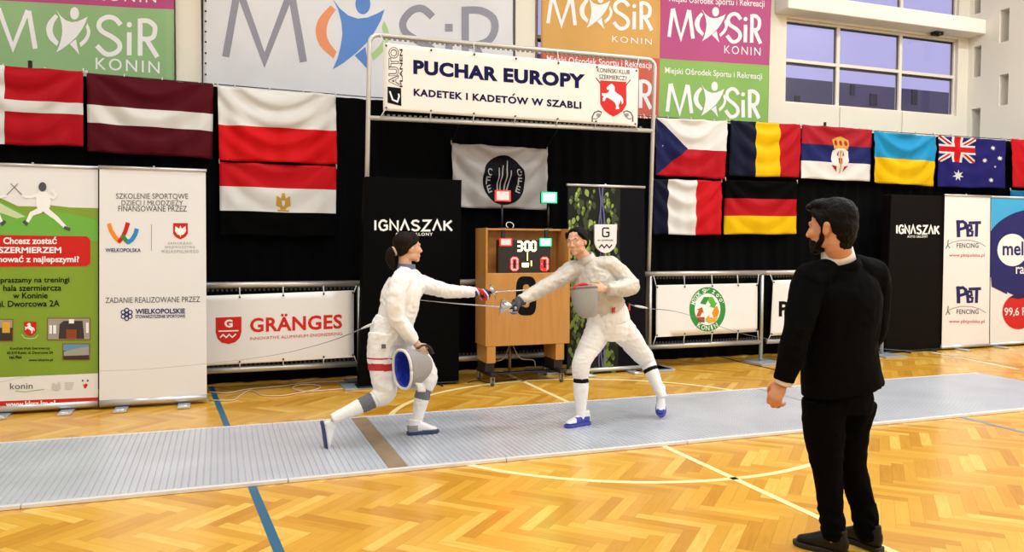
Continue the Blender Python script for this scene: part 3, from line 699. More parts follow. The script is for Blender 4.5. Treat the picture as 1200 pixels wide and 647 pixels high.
def text_arc(a, t, cx, cy, rx, ry, a0, a1, h, w, m, layer=3, inward=False, bold=.01):
    n = len(t)
    for i, ch in enumerate(t):
        if ch == ' ': continue
        V, F = glyphs(ch, bold); an = math.radians(a0+(a1-a0)*(i/(n-1)))
        x, y = cx+rx*math.cos(an), cy+ry*math.sin(an)
        hh = h*(.28 if ch == '.' else (.75 if ch in 'zop' else 1)); ww = w*(.35 if ch in '.I' else 1)
        tv = Vector((-math.sin(an), math.cos(an)))*(-1 if inward else 1); nv = Vector((math.cos(an), math.sin(an)))*(1 if inward else -1)
        P = []
        for u, v in V:
            q = Vector((x, y))+tv*((u-.5)*ww)-nv*((v-.5)*hh-(.0 if ch != '.' else -h*.35)); P.append((q.x, q.y))
        a.add(P, F, m, layer)
def rollup(label, corners, Y, sheetmat, feet, regions=(), letters=None, logo=None, base_h=.085, rail=True, name='roll_up_banner', group='roll-up banners along the curtain', base=True, cat='banner'):
    (x0, yt0), (x1, yt1), (x1b, yb1), (x0b, yb0) = corners
    P0, P1, Q1, Q0 = onY(x0, yt0, Y), onY(x1, yt1, Y), onY(x1b, yb1, Y), onY(x0b, yb0, Y)
    zt = (P0.z+P1.z)/2; zb = base_h if base else .045
    root = empty(name, ((Q0.x+Q1.x)/2, Y, 0), label, cat, group)
    bm = bmesh.new()
    V = [bm.verts.new((p[0], Y+d, p[1])) for d in (0, .004) for p in ((Q0.x, zb-.01), (Q1.x, zb-.01), (P1.x, zt), (P0.x, zt))]
    for q in ((0, 1, 2, 3), (7, 6, 5, 4), (0, 4, 5, 1), (1, 5, 6, 2), (2, 6, 7, 3), (3, 7, 4, 0)): bm.faces.new([V[i] for i in q])
    sheet = finish('sheet', bm, sheetmat, root)
    if regions:
        a = flatart(Y); regions(a); a.build('printed_field', sheet)
    if letters:
        a = flatart(Y); letters(a); a.build('lettering', root)
    if logo:
        a = flatart(Y); logo(a); a.build('logo', root)
    if base:
        bm = bmesh.new(); tube(bm, [(Q0.x+.002, Y+.03, zb*.55+.012), (Q1.x-.002, Y+.03, zb*.55+.012)], [(.05, zb*.46)]*2, 14, ref=(0, 1, 0)); finish('base', bm, M_alu, root)
        for fx in feet:
            g = gnd(fx, 480); X = fx if abs(fx) < 20 else g.x
            bm = bmesh.new(); obox(bm, (X, Y-.04, .011), (1, 0, 0), (0, 1, 0), (0, 0, 1), .055, .17, .008); tube(bm, [(X-.03, Y-.15, .014), (X+.03, Y-.15, .014)], .013, 10); finish('foot', bm, M_alu2, root, bevel=.003)
    if rail:
        bm = bmesh.new(); tube(bm, [(P0.x-.008, Y-.002, zt+.004), (P1.x+.008, Y-.002, zt+.004)], [(.013, .016)]*2, 10, ref=(0, 1, 0)); xm_ = (P0.x+P1.x)/2; tube(bm, [(xm_, Y+.03, zt+.035), (xm_, Y+.03, zt-.3)], .009, 8); finish('top_rail', bm, M_alu, root)
        bm = bmesh.new(); tube(bm, [(xm_, Y+.035, zb*.6), (xm_, Y+.03, zt)], .011, 8); finish('pole', bm, M_alu, root)
    return root

# olive green fencing-club roll-up, cut by the left edge of the view
YR = 8.15
def g_fields(a):
    a.poly([(-44, 190), (115, 198), (115, 244), (-44, 240)], P_w, 1)
    a.poly([(-44, 232), (-20, 226), (5, 234), (30, 246), (55, 240), (80, 243), (100, 252), (115, 254), (115, 474), (-44, 482)], P_gr, 2)
    a.poly([(-44, 238), (-15, 232), (10, 240), (35, 254), (70, 248), (115, 258), (115, 283), (-44, 283)], P_gl, 3)
    a.poly([(-30, 232), (0, 238), (30, 254), (20, 256), (-10, 246), (-40, 240)], P_lg, 4)
    a.poly([(-38, 278), (-34, 275), (102, 277), (106, 281), (106, 308), (102, 312), (-34, 313), (-38, 309)], P_rd, 4)
    a.poly([(-44, 444), (115, 437.5), (115, 465.5), (-44, 472)], P_w, 4)
    a.poly([(-44, 472), (115, 465.5), (115, 474), (-44, 481)], P_rd, 4)
def g_text(a):
    t = lambda s, xl, yb, xr, yt, m, **k: a.text(s, xl, yb, xr, yt, m, 6, **k)
    t('Chcesz zostać', 4, 286.2, 67, 277.5, P_ws, bold=.03); t('SZERMIERZEM', -1, 296.8, 72, 289.5, P_ws, bold=.03); t('i trenować z najlepszymi?', -21, 309.6, 93, 299.5, P_ws, bold=.03)
    t('Zapraszamy na treningi', -10, 333.5, 81.5, 325, P_bk, bold=.014, slope=-.6); t('hala szermiercza', 4, 341.2, 72, 334, P_bk, bold=.014, slope=-.6); t('w Koninie', 15.5, 350, 56, 343, P_bk, bold=.014, slope=-.4); t('ul. Dworcowa 2A', -3, 360, 70, 352.5, P_bk, bold=.014, slope=-.8)
    for i, (s, x0, x1) in enumerate((('Koniński Klub Szermierczy', 12, 59), ('62-510 Konin, ul. Dworcowa 2A', 8.5, 62.5), ('tel./fax', 11, 26), ('www.kksz.lm.pl', 34, 62))): t(s, x0, 410.5+5*min(i, 3)-(1.3 if i == 3 else 0), x1, 406.7+5*min(i, 3)-(1.3 if i == 3 else 0), P_bk, bold=.02, slope=-.4)
    t('www.kksz.lm.pl', 7, 479, 65, 470.5, P_ws, bold=.03, slope=-1.6)
    t('konin', 12, 456.2, 38.5, 449, P_dg, slope=-.6)
def g_logo(a):
    P = lambda Q, m, l=6: a.poly(Q, m, l)
    def fencer(ox, oy, k, fl):
        a.new('fencer_drawing'); q = lambda L: [(ox+fl*x*k, oy+y*k) for x, y in L]
        a.poly(q(arcpts(0, -30, 5, 6, 0, 360, 14)[:-1]), P_dg, 6)
        a.poly(q([(-5, -25), (5, -24), (11, -12), (8, 0), (-3, 2), (-8, -6), (-8, -18)]), P_ws, 5)
        a.stroke(q([(-6, -20), (-16, -17), (-26, -19)]), 4*k, P_ws, 5, 3*k); a.stroke(q([(6, -19), (14, -16), (17, -20), (12, -26)]), 3.5*k, P_ws, 5, 3*k)
        a.stroke(q([(-2, -1), (-14, 4), (-19, 14)]), 7.5*k, P_ws, 5, 4*k); a.stroke(q([(4, -1), (17, 9), (29, 21)]), 7.5*k, P_ws, 5, 4*k)
        a.stroke(q([(-24, 13), (-19, 18)]), 4*k, P_dg, 6); a.stroke(q([(27, 21), (35, 24)]), 4*k, P_dg, 6)
        a.stroke(q([(-26, -20), (-40, -34)]), .8*k, P_dg, 6)
    fencer(50, 247, .93, 1); fencer(-16, 247, .93, -1)
    for x0, y0, x1, y1, m in ((-30, 374, 15.5, 400, 'p'), (55.5, 372.5, 106, 398.5, 'q'), (73.5, 402.5, 105.5, 421.8, 'r')):
        a.new('printed_photo'); a.rect(x0, y0, x1, y1, mat('brick_red_border', '#8c3a22', .5), 5)
        a.rect(x0+.8, y0+.9, x1-.8, y1-.9, mat('photo_grey', '#9c978c', .5) if m != 'r' else mat('photo_sky', '#5f8fae', .5), 6)
        if m == 'q':
            a.poly([(69, 397), (70, 380), (75, 376), (97, 376), (99, 397)], mat('photo_dark', '#2e2522', .5), 7); a.rect(81, 374, 87, 379, P_ws, 8); a.rect(58, 381, 66, 391, P_ws, 7); a.rect(61.5, 381, 62.3, 391, P_bk, 8); a.rect(78, 386, 90, 397, P_br, 8); a.rect(101, 378, 104, 390, P_ws, 7)
        elif m == 'p':
            a.rect(-29, 384, 14.7, 399, mat('photo_dark', '#2e2522', .5), 7); a.rect(3, 377, 12, 390, P_yl, 8)
        else:
            a.rect(74.5, 411, 104.5, 421, mat('photo_dark', '#2e2522', .5), 7); a.poly([(75, 412), (90, 408), (104, 406), (104.5, 416), (75, 417)], mat('photo_grey', '#9c978c', .5), 8)
    a.new('crest'); crest(a, 35.5, 385.5, 7.2, 8.5, 6)
    a.stroke([(26, 392), (29, 396), (35.5, 397), (42, 396), (45, 392)], .8, P_lg, 6)
    a.new('logo'); a.stroke([(18, 458), (30, 459), (52, 456)], .6, P_gl, 6)
    a.new('logo'); a.poly([(62, 448), (66, 451), (70, 447), (71, 456), (66, 458), (61, 456)], mat('pale_grey_ink', '#c5c3c0', .5, spec=.25), 6)
    a.new('logo')
    for k in range(4): a.rect(76, 448+2.4*k, 87-k*.8, 449.2+2.4*k, mat('pale_grey_ink', '#c5c3c0', .5, spec=.25), 6)
    a.new('logo'); a.poly([(97, 449), (99, 451), (101, 449), (103, 451), (101, 455), (99, 455)], P_rd, 6); a.ellipse(97, 446, 1.1, 1.3, P_dg, 6, n=8); a.ellipse(103, 446, 1.1, 1.3, P_dg, 6, n=8)
rollup('green fencing-club roll-up banner with a red slogan box, at the left edge', ((-44, 191), (115, 198), (115, 480), (-44, 490)), YR, P_gr, (gnd(78, 484).x, gnd(2, 489).x), g_fields, g_text, g_logo)
# white funding roll-up
def w_text(a):
    t = lambda s, xl, yb, xr, yt, m, **k: a.text(s, xl, yb, xr, yt, m, 2, **k)
    t('SZKOLENIE SPORTOWE', 136, 233, 220.5, 226.6, P_dg, slope=.3); t('DZIECI I MŁODZIEŻY', 142.5, 240.6, 214.5, 232.8, P_dg, slope=.2); t('FINANSOWANE PRZEZ', 138.6, 247.8, 219, 241.2, P_dg, slope=.2)
    t('WIELKOPOLSKA', 123.6, 295.5, 165, 291, P_nv2, bold=.02)
    for i, s in enumerate(('SAMORZĄD', 'WOJEWÓDZTWA', 'WIELKOPOLSKIEGO')): t(s, 197-i*4, 287.3+4.6*i, 224.5+i*4, 283.6+4.6*i-(.7 if 'Ó' in s else 0), P_gy, spacing=1.3)
    t('ZADANIE REALIZOWANE PRZEZ', 123.6, 355.3, 234.5, 348.7, P_dg, slope=-1.3); t('WIELKOPOLSKIE', 158.7, 368, 217, 361.9, P_nv2, bold=.03, slope=-.5); t('STOWARZYSZENIE SPORTOWE', 158.7, 373, 217, 369.2, P_nv2, bold=.02, slope=-.6)
def w_logo(a):
    s = lambda P, c: a.stroke(P, 4.6, c, 2, 5.2)
    a.new('logo'); s([(127.5, 262), (130, 270), (135, 278), (141, 284)], P_or); s([(139, 284), (143, 279), (147, 271), (150, 261)], P_rd); a.stroke([(143.5, 276), (147, 281), (151, 284.5)], 4.8, P_gn, 3); a.stroke([(149.5, 284.5), (154.5, 281), (158.5, 275), (160.5, 268)], 5, P_bl, 3)
    a.new('dividing_line'); a.rect(177.2, 263, 177.8, 294, P_gy, 2)
    a.new('crest'); a.poly([(211.5+x*8.6, 271+y*9.5) for x, y in SHIELD], P_rd, 2)
    a.poly([(211.5, 264), (213, 268), (217.5, 265), (218, 271), (215, 275), (212.5, 275.5), (211.5, 278), (210.5, 275.5), (208, 275), (205, 271), (205.5, 265), (210, 268)], P_ws, 3)
    a.new('logo')
    for k in range(6):
        t = math.radians(60*k+30); a.ring(148.5+4.8*math.cos(t), 368.4+4.9*math.sin(t), 2.9, 1.7, P_nv2, 2, n=14)
    a.ring(148.5, 368.4, 2.4, 1.3, P_nv2, 3, n=12)
rollup('white roll-up banner with grey sports-funding text beside the green one', ((116.5, 197.5), (241, 199.5), (242.5, 471), (116.5, 480)), YR-.03, P_w, (gnd(143, 479).x, gnd(216, 475).x), None, w_text, w_logo)

# ------------------------------------------------------------------ black car-salon stands
P_blk = mat('black_display_film', '#040404', .7, spec=.05)
def ignaszak(a, x0, yb, x1, yt, sub, slope=0.0, m=P_ws):
    """letters drawn as even strokes, the A without a bar"""
    U = {'I': [[(.5, 0), (.5, 1)]], 'G': [[(.92, .82), (.6, 1), (.3, .95), (.08, .7), (.05, .4), (.25, .07), (.55, 0), (.92, .12), (.92, .48), (.55, .48)]], 'N': [[(.08, 0), (.08, 1), (.92, 0), (.92, 1)]], 'A': [[(.02, 0), (.5, 1), (.98, 0)]], 'S': [[(.9, .85), (.6, 1), (.25, .95), (.1, .76), (.3, .56), (.7, .46), (.92, .26), (.75, .05), (.4, 0), (.06, .14)]], 'Z': [[(.06, 1), (.94, 1), (.06, 0), (.96, 0)]], 'K': [[(.1, 0), (.1, 1)], [(.92, 1), (.14, .46)], [(.34, .6), (.96, 0)]]}
    wd = {'I': .35}; ws = [wd.get(c, 1) for c in 'IGNASZAK']; gap = .22; tot = sum(ws)+gap*7; k = (x1-x0)/tot; x = x0; h = yb-yt; w = h*.17
    for c, q in zip('IGNASZAK', ws):
        for P in U[c]: a.stroke([(x+px*q*k, yb-w/2-(h-w)*py+slope*((x-x0)/(x1-x0))) for px, py in P], w, m, 2)
        x += (q+gap)*k
    a.text('AUTO SALONY', *sub, m, 2, bold=.02, spacing=1.2)
YI = 8.36
r = rollup('tall black car-salon stand with white lettering behind the left fencer', ((428, 206.5), (541, 211.5), (537.5, 449), (421, 457.5)), YI, P_blk, (), None, lambda a: ignaszak(a, 438, 271, 530, 257, (463, 276.3, 507, 272.8), .6), None, rail=False, base=False, name='display_stand', group='black car-salon stands', cat='display stand')
def stand_body(root, q, Y, m):
    A, B, C, D = [onY(x, y, Y) for x, y in q]
    bm = bmesh.new(); V = [bm.verts.new((p.x, Y+.006+d, p.z)) for d in (0, .16) for p in (Vector((D.x, 0, .034)), Vector((C.x, 0, .034)), B, A)]
    for f in ((0, 1, 2, 3), (7, 6, 5, 4), (0, 4, 5, 1), (1, 5, 6, 2), (2, 6, 7, 3), (3, 7, 4, 0)): bm.faces.new([V[i] for i in f])
    finish('body', bm, m, root, bevel=.015)
    bm = bmesh.new(); box(bm, D.x-.02, C.x-.004, Y-.03, Y+.19, 0.021, .035); finish('base', bm, M_blackplastic, root, bevel=.006)
    for X in (C.x-.22, D.x+.34):
        bm = bmesh.new(); tube(bm, [(X, Y-.13, .0115), (X, Y+.19, .0115)], .010, 8); finish('foot', bm, M_blackplastic, root)
stand_body(r, ((428, 206.5), (541, 211.5), (537.5, 449), (421, 457.5)), YI, P_blk)
YI2 = 8.74
P_blk2 = mat('brown_black_display_film', '#090606', .6, spec=.08)
q2 = ((1045, 227.5), (1106.5, 230), (1102, 411), (1037.5, 415.5))
r = rollup('tall brownish-black car-salon stand with white lettering behind the man in the suit', q2, YI2, P_blk2, (), None, lambda a: ignaszak(a, 1050, 274.5, 1100.5, 263, (1063, 278.6, 1087, 276), 1.0), None, rail=False, base=False, name='display_stand', group='black car-salon stands', cat='display stand')
stand_body(r, q2, YI2, P_blk2)
# fencing-maker roll-up
YP = 8.72
def pbt(a, dy):
    s = lambda P, w=4.2: a.stroke([(x, y+dy) for x, y in P], w, P_nv, 2)
    a.new('logo'); s([(1122.6, 258), (1123.2, 278)]); s([(1120.5, 261), (1128, 259.5), (1131.5, 262), (1131, 267), (1124, 269)], 3.4)
    s([(1133.5, 263), (1134.2, 277.5)], 3.4); s([(1133, 264), (1138, 264.5), (1138.5, 268.5), (1134.5, 270), (1139.5, 271.5), (1139, 276), (1134, 276.5)], 2.6)
    s([(1144.5, 262), (1144, 277.5)], 3.6); s([(1135, 261.3), (1149.5, 260.8)], 3.4)
    a.new('logo'); a.stroke([(x, y+dy) for x, y in ((1110, 287), (1116, 284), (1126, 281.5), (1138, 281.8), (1148, 284.5), (1155, 289))], .7, P_gy, 2)
    a.stroke([(1111, 281+dy), (1110.5, 287+dy), (1108.2, 291.5+dy)], .9, P_dg, 2); a.stroke([(1110.5, 287+dy), (1113, 291+dy)], .9, P_dg, 2)
    a.text('FENCING', 1121, 290.5+dy, 1146.5, 285+dy, P_dg, 2, bold=.01, spacing=1.1)
    a.text('www.pbtpolska.pl', 1112, 302+dy, 1153.5, 297+dy, P_rd, 2, slope=.2)
rollup('white roll-up banner with navy lettering twice, right of the brownish-black stand', ((1107.5, 229), (1160.5, 230.5), (1159, 406.5), (1103.5, 409)), YP, P_w, (gnd(1131, 411).x,), None, None, lambda a: (pbt(a, 0), pbt(a, 77.5)), base_h=.06)
# radio roll-up, cut by the right edge
def m_fields(a):
    a.poly([(1161.5, 231.5), (1290, 236), (1290, 300), (1161.5, 300)], P_sky, 1)
    a.poly(arcpts(1214, 298, 62, 53, 0, 360, 48)[:-1], P_nv2, 2)
    a.poly([(1159.8, 310), (1164, 268), (1180, 262), (1180, 345), (1162, 336)], P_nv2, 3)
def m_logo(a):
    a.ellipse(1186, 293, 17.5, 19, P_ws, 4); a.ellipse(1218, 291, 17, 19, P_ws, 4); a.rect(1192, 283, 1212, 301, P_ws, 4)
    a.new('logo'); a.ellipse(1193, 365.5, 18.5, 20.5, P_rd, 3)
    a.poly(arcpts(1193, 365.5, 18.5, 20.5, 226, 314, 12)+[(1202, 349), (1193, 350.5), (1184, 349)], mat('dark_plum_print', '#2d123c', .45, spec=.25), 4)
def m_text(a):
    a.text('melo', 1174.5, 299.5, 1209, 283, P_nv2, 6, bold=.02); a.text('radio', 1190, 321, 1216, 309, P_ws, 6, bold=.01); a.text('99,6 FM', 1176.5, 371.5, 1209, 360.5, P_ws, 6, bold=.01, slope=-.5)
rollup('white radio-station roll-up banner with a navy disc, at the right edge', ((1161.5, 230.5), (1272, 235), (1272, 397), (1160, 406.5)), YP+.03, P_w, (gnd(1175, 408).x,), m_fields, m_text, m_logo, base_h=.06)

# ------------------------------------------------------------------ hop-garden roll-up with the shield plate
YH = 8.46
M_hopbg = mat('night_blue_film', '#08070f', .6, spec=.08); M_hop = [mat('hop_leaf_%s' % n, c, .5) for n, c in (('dark', '#2c3a12'), ('mid', '#5c742a'), ('light', '#8aa04a'))]; M_tw = mat('violet_twine_print', '#5d5a86', .5, spec=.25)
def hops(a):
    rnd = random.Random(11)
    a.poly([(666, 219), (727, 220.5), (724, 437), (665, 441)], mat('hop_shade_print', '#0c1107', .6, spec=.25), 1)
    for k in range(340):
        y = 222+rnd.random()*214; side = rnd.random()
        if side < .62: x = 667+rnd.random()*(30 if y < 300 else 33)
        else: x = 708.5+rnd.random()**1.2*(14+4*math.sin(y*.13))
        sz = 2.0+rnd.random()*1.7; r_ = rnd.random(); m = M_hop[0] if r_ < .40 else (M_hop[1] if r_ < .8 else M_hop[2])
        if y > 330 and r_ > .6: m = M_hop[1]
        an = rnd.uniform(-.5, .5)
        a.poly([(x+sz*(u*math.cos(an)-v*math.sin(an)), y+sz*1.3*(u*math.sin(an)+v*math.cos(an))) for u, v in ((0, -1), (.6, -.5), (.75, .1), (.35, .8), (0, 1.15), (-.35, .8), (-.75, .1), (-.6, -.5))], m, 2+(k % 5))
        if r_ > .4 and y < 345: a.poly([(x-sz*.2+sz*.5*u, y-sz*.25+sz*.6*v) for u, v in ((0, -1), (.6, -.4), (.6, .3), (0, .9), (-.6, .3), (-.6, -.4))], M_hop[2] if k % 3 else mat('hop_leaf_pale', '#a9bb6c', .5, spec=.25), 7)
    for o in (-2, 0, 2):
        a.stroke([(704.5+o+1.2*math.sin(y*.12+o), y) for y in range(220, 436, 6)], 1.6, M_tw, 8)
rollup('dark roll-up banner with green hop leaves behind the right fencer', ((665, 217), (755, 220), (757, 433), (664, 440)), YH, M_hopbg, (gnd(690, 441).x, gnd(742, 437).x), hops, None, None, base_h=.07)
# white shield plate hung on it
r = empty('shield_sign', onY(709, 297, YH-.04), 'small white shield-shaped sign with a black G, on the hop-leaf banner', 'sign')
bm = bmesh.new(); SH = [(697, 263), (723, 263), (722.5, 285), (720, 291), (715, 295), (709.5, 297), (704, 295), (699.5, 291), (697, 285)]
F_ = [bm.verts.new(onY(x, y, YH-.04)) for x, y in SH]; B_ = [bm.verts.new(v.co+Vector((0, .025, 0))) for v in F_]
bm.faces.new(F_); bm.faces.new(B_[::-1])
for i in range(len(F_)): bm.faces.new((F_[i], B_[i], B_[(i+1) % len(F_)], F_[(i+1) % len(F_)]))
finish('plate', bm, P_w, r)
a = flatart(YH-.04); a.stroke([(713.5, 268.5), (712.5, 267.2), (707.5, 267.2), (706.2, 268.5), (706.2, 276), (707.5, 277.2), (712.3, 277.2), (713.5, 276), (713.5, 272.3), (710, 272.3)], 1.6, P_bk, 2)
a.text('BY GRÄNGES', 700.5, 282.4, 718.5, 280.4, P_bk, 2, bold=.02); a.new('logo'); a.stroke([(702, 290.5), (705, 286.8), (708, 290.5), (711, 286.8), (714, 290.5), (717, 286.8)], 1.3, P_bk, 2); a.build('lettering', r)

# ------------------------------------------------------------------ tube barriers with vinyl banners
YBR = 8.62
M_net = mat('dark_grip_strip', '#2a2a2b', .6)
def barrier(label, xa, xb, ztop, zlow, posts, dy=-.06, over=.04):
    root = empty('crowd_barrier', ((xa+xb)/2, YBR, 0), label, 'barrier', 'tube barriers in front of the curtain')
    bm = bmesh.new(); tube(bm, [(xa-over, YBR, ztop), (xb+over, YBR, ztop)], .034, 14); finish('top_rail', bm, M_tube, root)
    bm = bmesh.new(); tube(bm, [(xa, YBR, zlow), (xb, YBR, zlow)], .032, 14); finish('lower_rail', bm, M_tube, root)
    for z, s in ((ztop, -1), (zlow, 1)): finish('mesh_edge', teeth((xa+.06, YBR, z), (xb-.06, YBR, z), s, .03, .062, .045, .008), M_net, root)
    for X in posts:
        bm = bmesh.new(); tube(bm, [(X, YBR-.002, .02), (X, YBR-.002, ztop)], .025, 12); finish('post', bm, M_tube, root)
        bm = bmesh.new(); obox(bm, (X, YBR+dy, .010), (1, 0, 0), (0, 1, 0), (0, 0, 1), .20, .22, .009); finish('foot_plate', bm, mat('grey_foot_plate', '#a9b0b8', .4, metal=.4), root, bevel=.003)
    return root
def hung(name, label, corners, art, emb=None, zr=None, sag=.004, cat='banner', m=None):
    Y = YBR-.045; Q = [onY(x, y, Y) for x, y in corners]
    root = empty(name, (Q[3]+Q[2])/2, label, cat, 'white sponsor banners tied to the barriers')
    rnd = random.Random(len(label)); p1, p2 = rnd.random()*6, rnd.random()*6
    to2 = lambda x, y: (lambda p: (p.x, p.z))(onY(x, y, Y))
    surf = lambda X, Z, e: (X, Y-.006*math.sin(3.1*X+2*Z+p1)-.004*math.sin(6*X-4*Z+p2)-e, Z)
    cuts = ([i*.08-4 for i in range(200)], [i*.08 for i in range(30)])
    a = Art(to2, surf, cuts); a.poly(corners, m or P_w, 0); a.build('sheet', root, solid=.0015)
    a = Art(to2, surf, cuts); art(a); a.build('lettering', root)
    if emb: a = Art(to2, surf, cuts); emb(a); a.build('logo', root)
    # cords up to the rails and down
    for t in (0.0, .27, .54, .8, 1.0):
        top = Q[0].lerp(Q[1], t); bot = Q[3].lerp(Q[2], t); dx = -.03 if t == 0 else (.03 if t == 1 else 0)
        bm = bmesh.new(); tube(bm, [top+Vector((0, -.006, -.02)), Vector((top.x+dx, YBR-.03, zr[0]-.02))], .0055, 6); finish('tie_cord', bm, M_cord, root)
        bm = bmesh.new(); tube(bm, [bot+Vector((0, -.006, .02)), Vector((bot.x+dx, YBR-.03, zr[1]+.02))], .0055, 6); finish('tie_cord', bm, M_cord, root)
        for p, s in ((top, -.025), (bot, .025)):
            bm = bmesh.new(); c = p+Vector((.012 if t == 0 else (-.012 if t == 1 else 0), -.014, s)); tube(bm, [c, c+Vector((0, .012, 0))], .010, 8); finish('eyelet', bm, M_blackplastic, root)
    return root
zt1 = onY(330, 333.5, YBR).z; zl1 = onY(330, 430.5, YBR).z
Xa = onY(423, 330, YBR).x
barrier('tube barrier behind the white roll-up banner, carrying the banner with the red shield', Xa-2.45, Xa, zt1, zl1, (Xa-2.42, Xa-.02))
barrier('tube barrier behind the tall black stand and the wooden scoreboard', Xa+.13, onY(652, 326, YBR).x, zt1, zl1, (onY(648, 326, YBR).x,), .19)
P_gred = mat('tomato_red_print', '#c9241f', .45, spec=.25)
def g_let(a):
    a.text('GRÄNGES', 293, 389.8, 401, 369.3, P_gred, 2, bold=.028, spacing=1.05, slope=-4.6); a.text('INNOVATIVE ALUMINIUM ENGINEERING', 293, 398.8, 401, 395.2, P_gred, 2, slope=-6)
def g_emb(a):
    a.poly([(252.8, 372.2), (283, 371.2), (283, 389), (281, 396), (276, 401), (268, 403.4), (260, 401.6), (255, 397), (252.8, 390)], P_gred, 2)
    a.text('G', 263, 383.8, 272.6, 374.5, P_ws, 3, bold=.04); a.new('logo'); a.stroke([(256, 388.2), (279.5, 387.6)], 1.5, P_ws, 3); a.stroke([(257.8, 395.8), (261.5, 392.2), (265, 395.6), (268.6, 392), (272.3, 395.4), (276.5, 391.4)], 1.5, P_ws, 3)
hung('sponsor_banner', 'white sponsor banner with a red shield and red lettering, right of the white roll-up', ((228, 347.2), (414.7, 340.3), (414.7, 418.7), (228, 429.8)), g_let, g_emb, (zt1, zl1))
zt2 = onY(830, 320.5, YBR).z; zl2 = onY(830, 403.5, YBR).z
Xb, Xc, Xd = onY(757, 323, YBR).x, onY(893, 322, YBR).x, onY(1037, 318, YBR).x
barrier('tube barrier with the round green recycling logo banner, right of the frame post', Xb, Xc, zt2, zl2, (Xb+.06, Xc))
barrier('tube barrier partly hidden behind the man in the suit', Xc+.09, Xd, zt2, zl2, (Xd-.03,))
def mz(a):
    a.new('lettering'); text_arc(a, 'MZGOK Sp. z o.o.', 829, 362.5, 18.2, 21.9, -160, -20, 5.4, 3.5, P_ws, 4); a.new('lettering'); text_arc(a, 'KONIN', 829, 362.5, 18.4, 22.0, 122, 58, 5.6, 4.4, P_ws, 4, inward=True)
def mze(a):
    a.ellipse(829, 362.5, 21.6, 26, P_gn, 2, n=40); a.ellipse(829, 362.5, 15.4, 18.6, P_ws, 3, n=36)
    tri = lambda P, m: a.poly([(829+x, 362.5+y) for x, y in P], m, 5)
    tri([(-9, -7), (-4.5, -14.5), (2.5, -14.5), (-2.5, -5.5)], P_gn); tri([(3, -14.5), (6, -14.5), (10, -7.5), (12, -8.5), (8.5, -1.5), (1.5, -3.5), (4, -4.6), (0, -11)], P_gn2)
    tri([(8.5, -2), (11.5, -4), (14, 3), (12, 8.5), (7.5, 10), (5.5, 4)], P_or); tri([(12.5, 9), (9, 15.3), (2, 15), (2, 17.2), (-3, 11.5), (2, 6.5), (2, 8.8), (7, 10.3)], P_yl)
    tri([(-3.5, 9), (-3.5, 15.3), (-10.5, 15), (-13.5, 9.3)], P_br); tri([(-13.8, 8.5), (-10.6, 1), (-13, .2), (-6.5, -2.5), (-4.6, 4.4), (-6.6, 3.4), (-8.6, 8.3)], mat('rust_ink', '#b5552e', .45, spec=.25))
hung('sponsor_banner', 'white sponsor banner with a round green recycling logo on the right barrier', ((769, 334.3), (887.5, 332), (887.5, 388.7), (768.5, 395.2)), mz, mze, (zt2, zl2))
hung('sponsor_banner', 'white sponsor banner with large black letters, half hidden by the man in the suit', ((905.5, 328.6), (1020, 325.5), (1020, 386), (903, 393.7)), lambda a: a.text('Pe', 912.5, 371.2, 934.5, 353, P_bk, 2, bold=.035), None, (zt2, zl2))

# ------------------------------------------------------------------ tall tube frame with the title banner
YT = 8.68
TLf, TRf, BRf, BLf = onY(433, 40, YT), onY(767.5, 70, YT), onY(757, 412, YT), onY(430, 205, YT)
BLf = TLf+(BLf-TLf)*((TLf.z-.03)/(TLf.z-BLf.z)); BRf = TRf+(BRf-TRf)*((TRf.z-.03)/(TRf.z-BRf.z))
root = empty('banner_frame', (BLf+BRf)/2, 'tall white-grey tube frame standing over the scoreboard and carrying the title banner', 'frame')
L1, L2 = onY(432, 138, YT), onY(766, 153.5, YT)
bm = bmesh.new(); c = .10; ex = (TRf-TLf).normalized()
path = [BLf, TLf+Vector((0, 0, -c))]+[TLf+Vector((c*(1-math.cos(t)), 0, -c*(1-math.sin(t)))) for t in (.4, .8, 1.2)]+[TLf+ex*c]+[TRf-ex*c]+[TRf+Vector((-c*(1-math.sin(t)), 0, -c*(1-math.cos(t)))) for t in (.4, .8, 1.2)]+[TRf+Vector((0, 0, -c)), BRf]
tube(bm, path, .025, 14); finish('outer_tube', bm, M_tube2, root)
bm = bmesh.new(); tube(bm, [L1, L2], .025, 14); finish('cross_tube', bm, M_tube2, root)
for P, Q, s in ((TLf, TRf, -1), (L1, L2, 1)): finish('mesh_edge', teeth(P.lerp(Q, .04), P.lerp(Q, .96), s, .022, .046, .06, .008), mat('grey_grip_strip', '#77756f', .5), root)
for p, dy_, hy_ in ((BLf, .16, .16), (BRf, -.04, .22)):
    bm = bmesh.new(); obox(bm, (p.x+.05, p.y+dy_, .010), (1, 0, 0), (0, 1, 0), (0, 0, 1), .22, hy_, .009); finish('foot_plate', bm, mat('grey_foot_plate', '#a9b0b8', .4, metal=.4), root, bevel=.003)
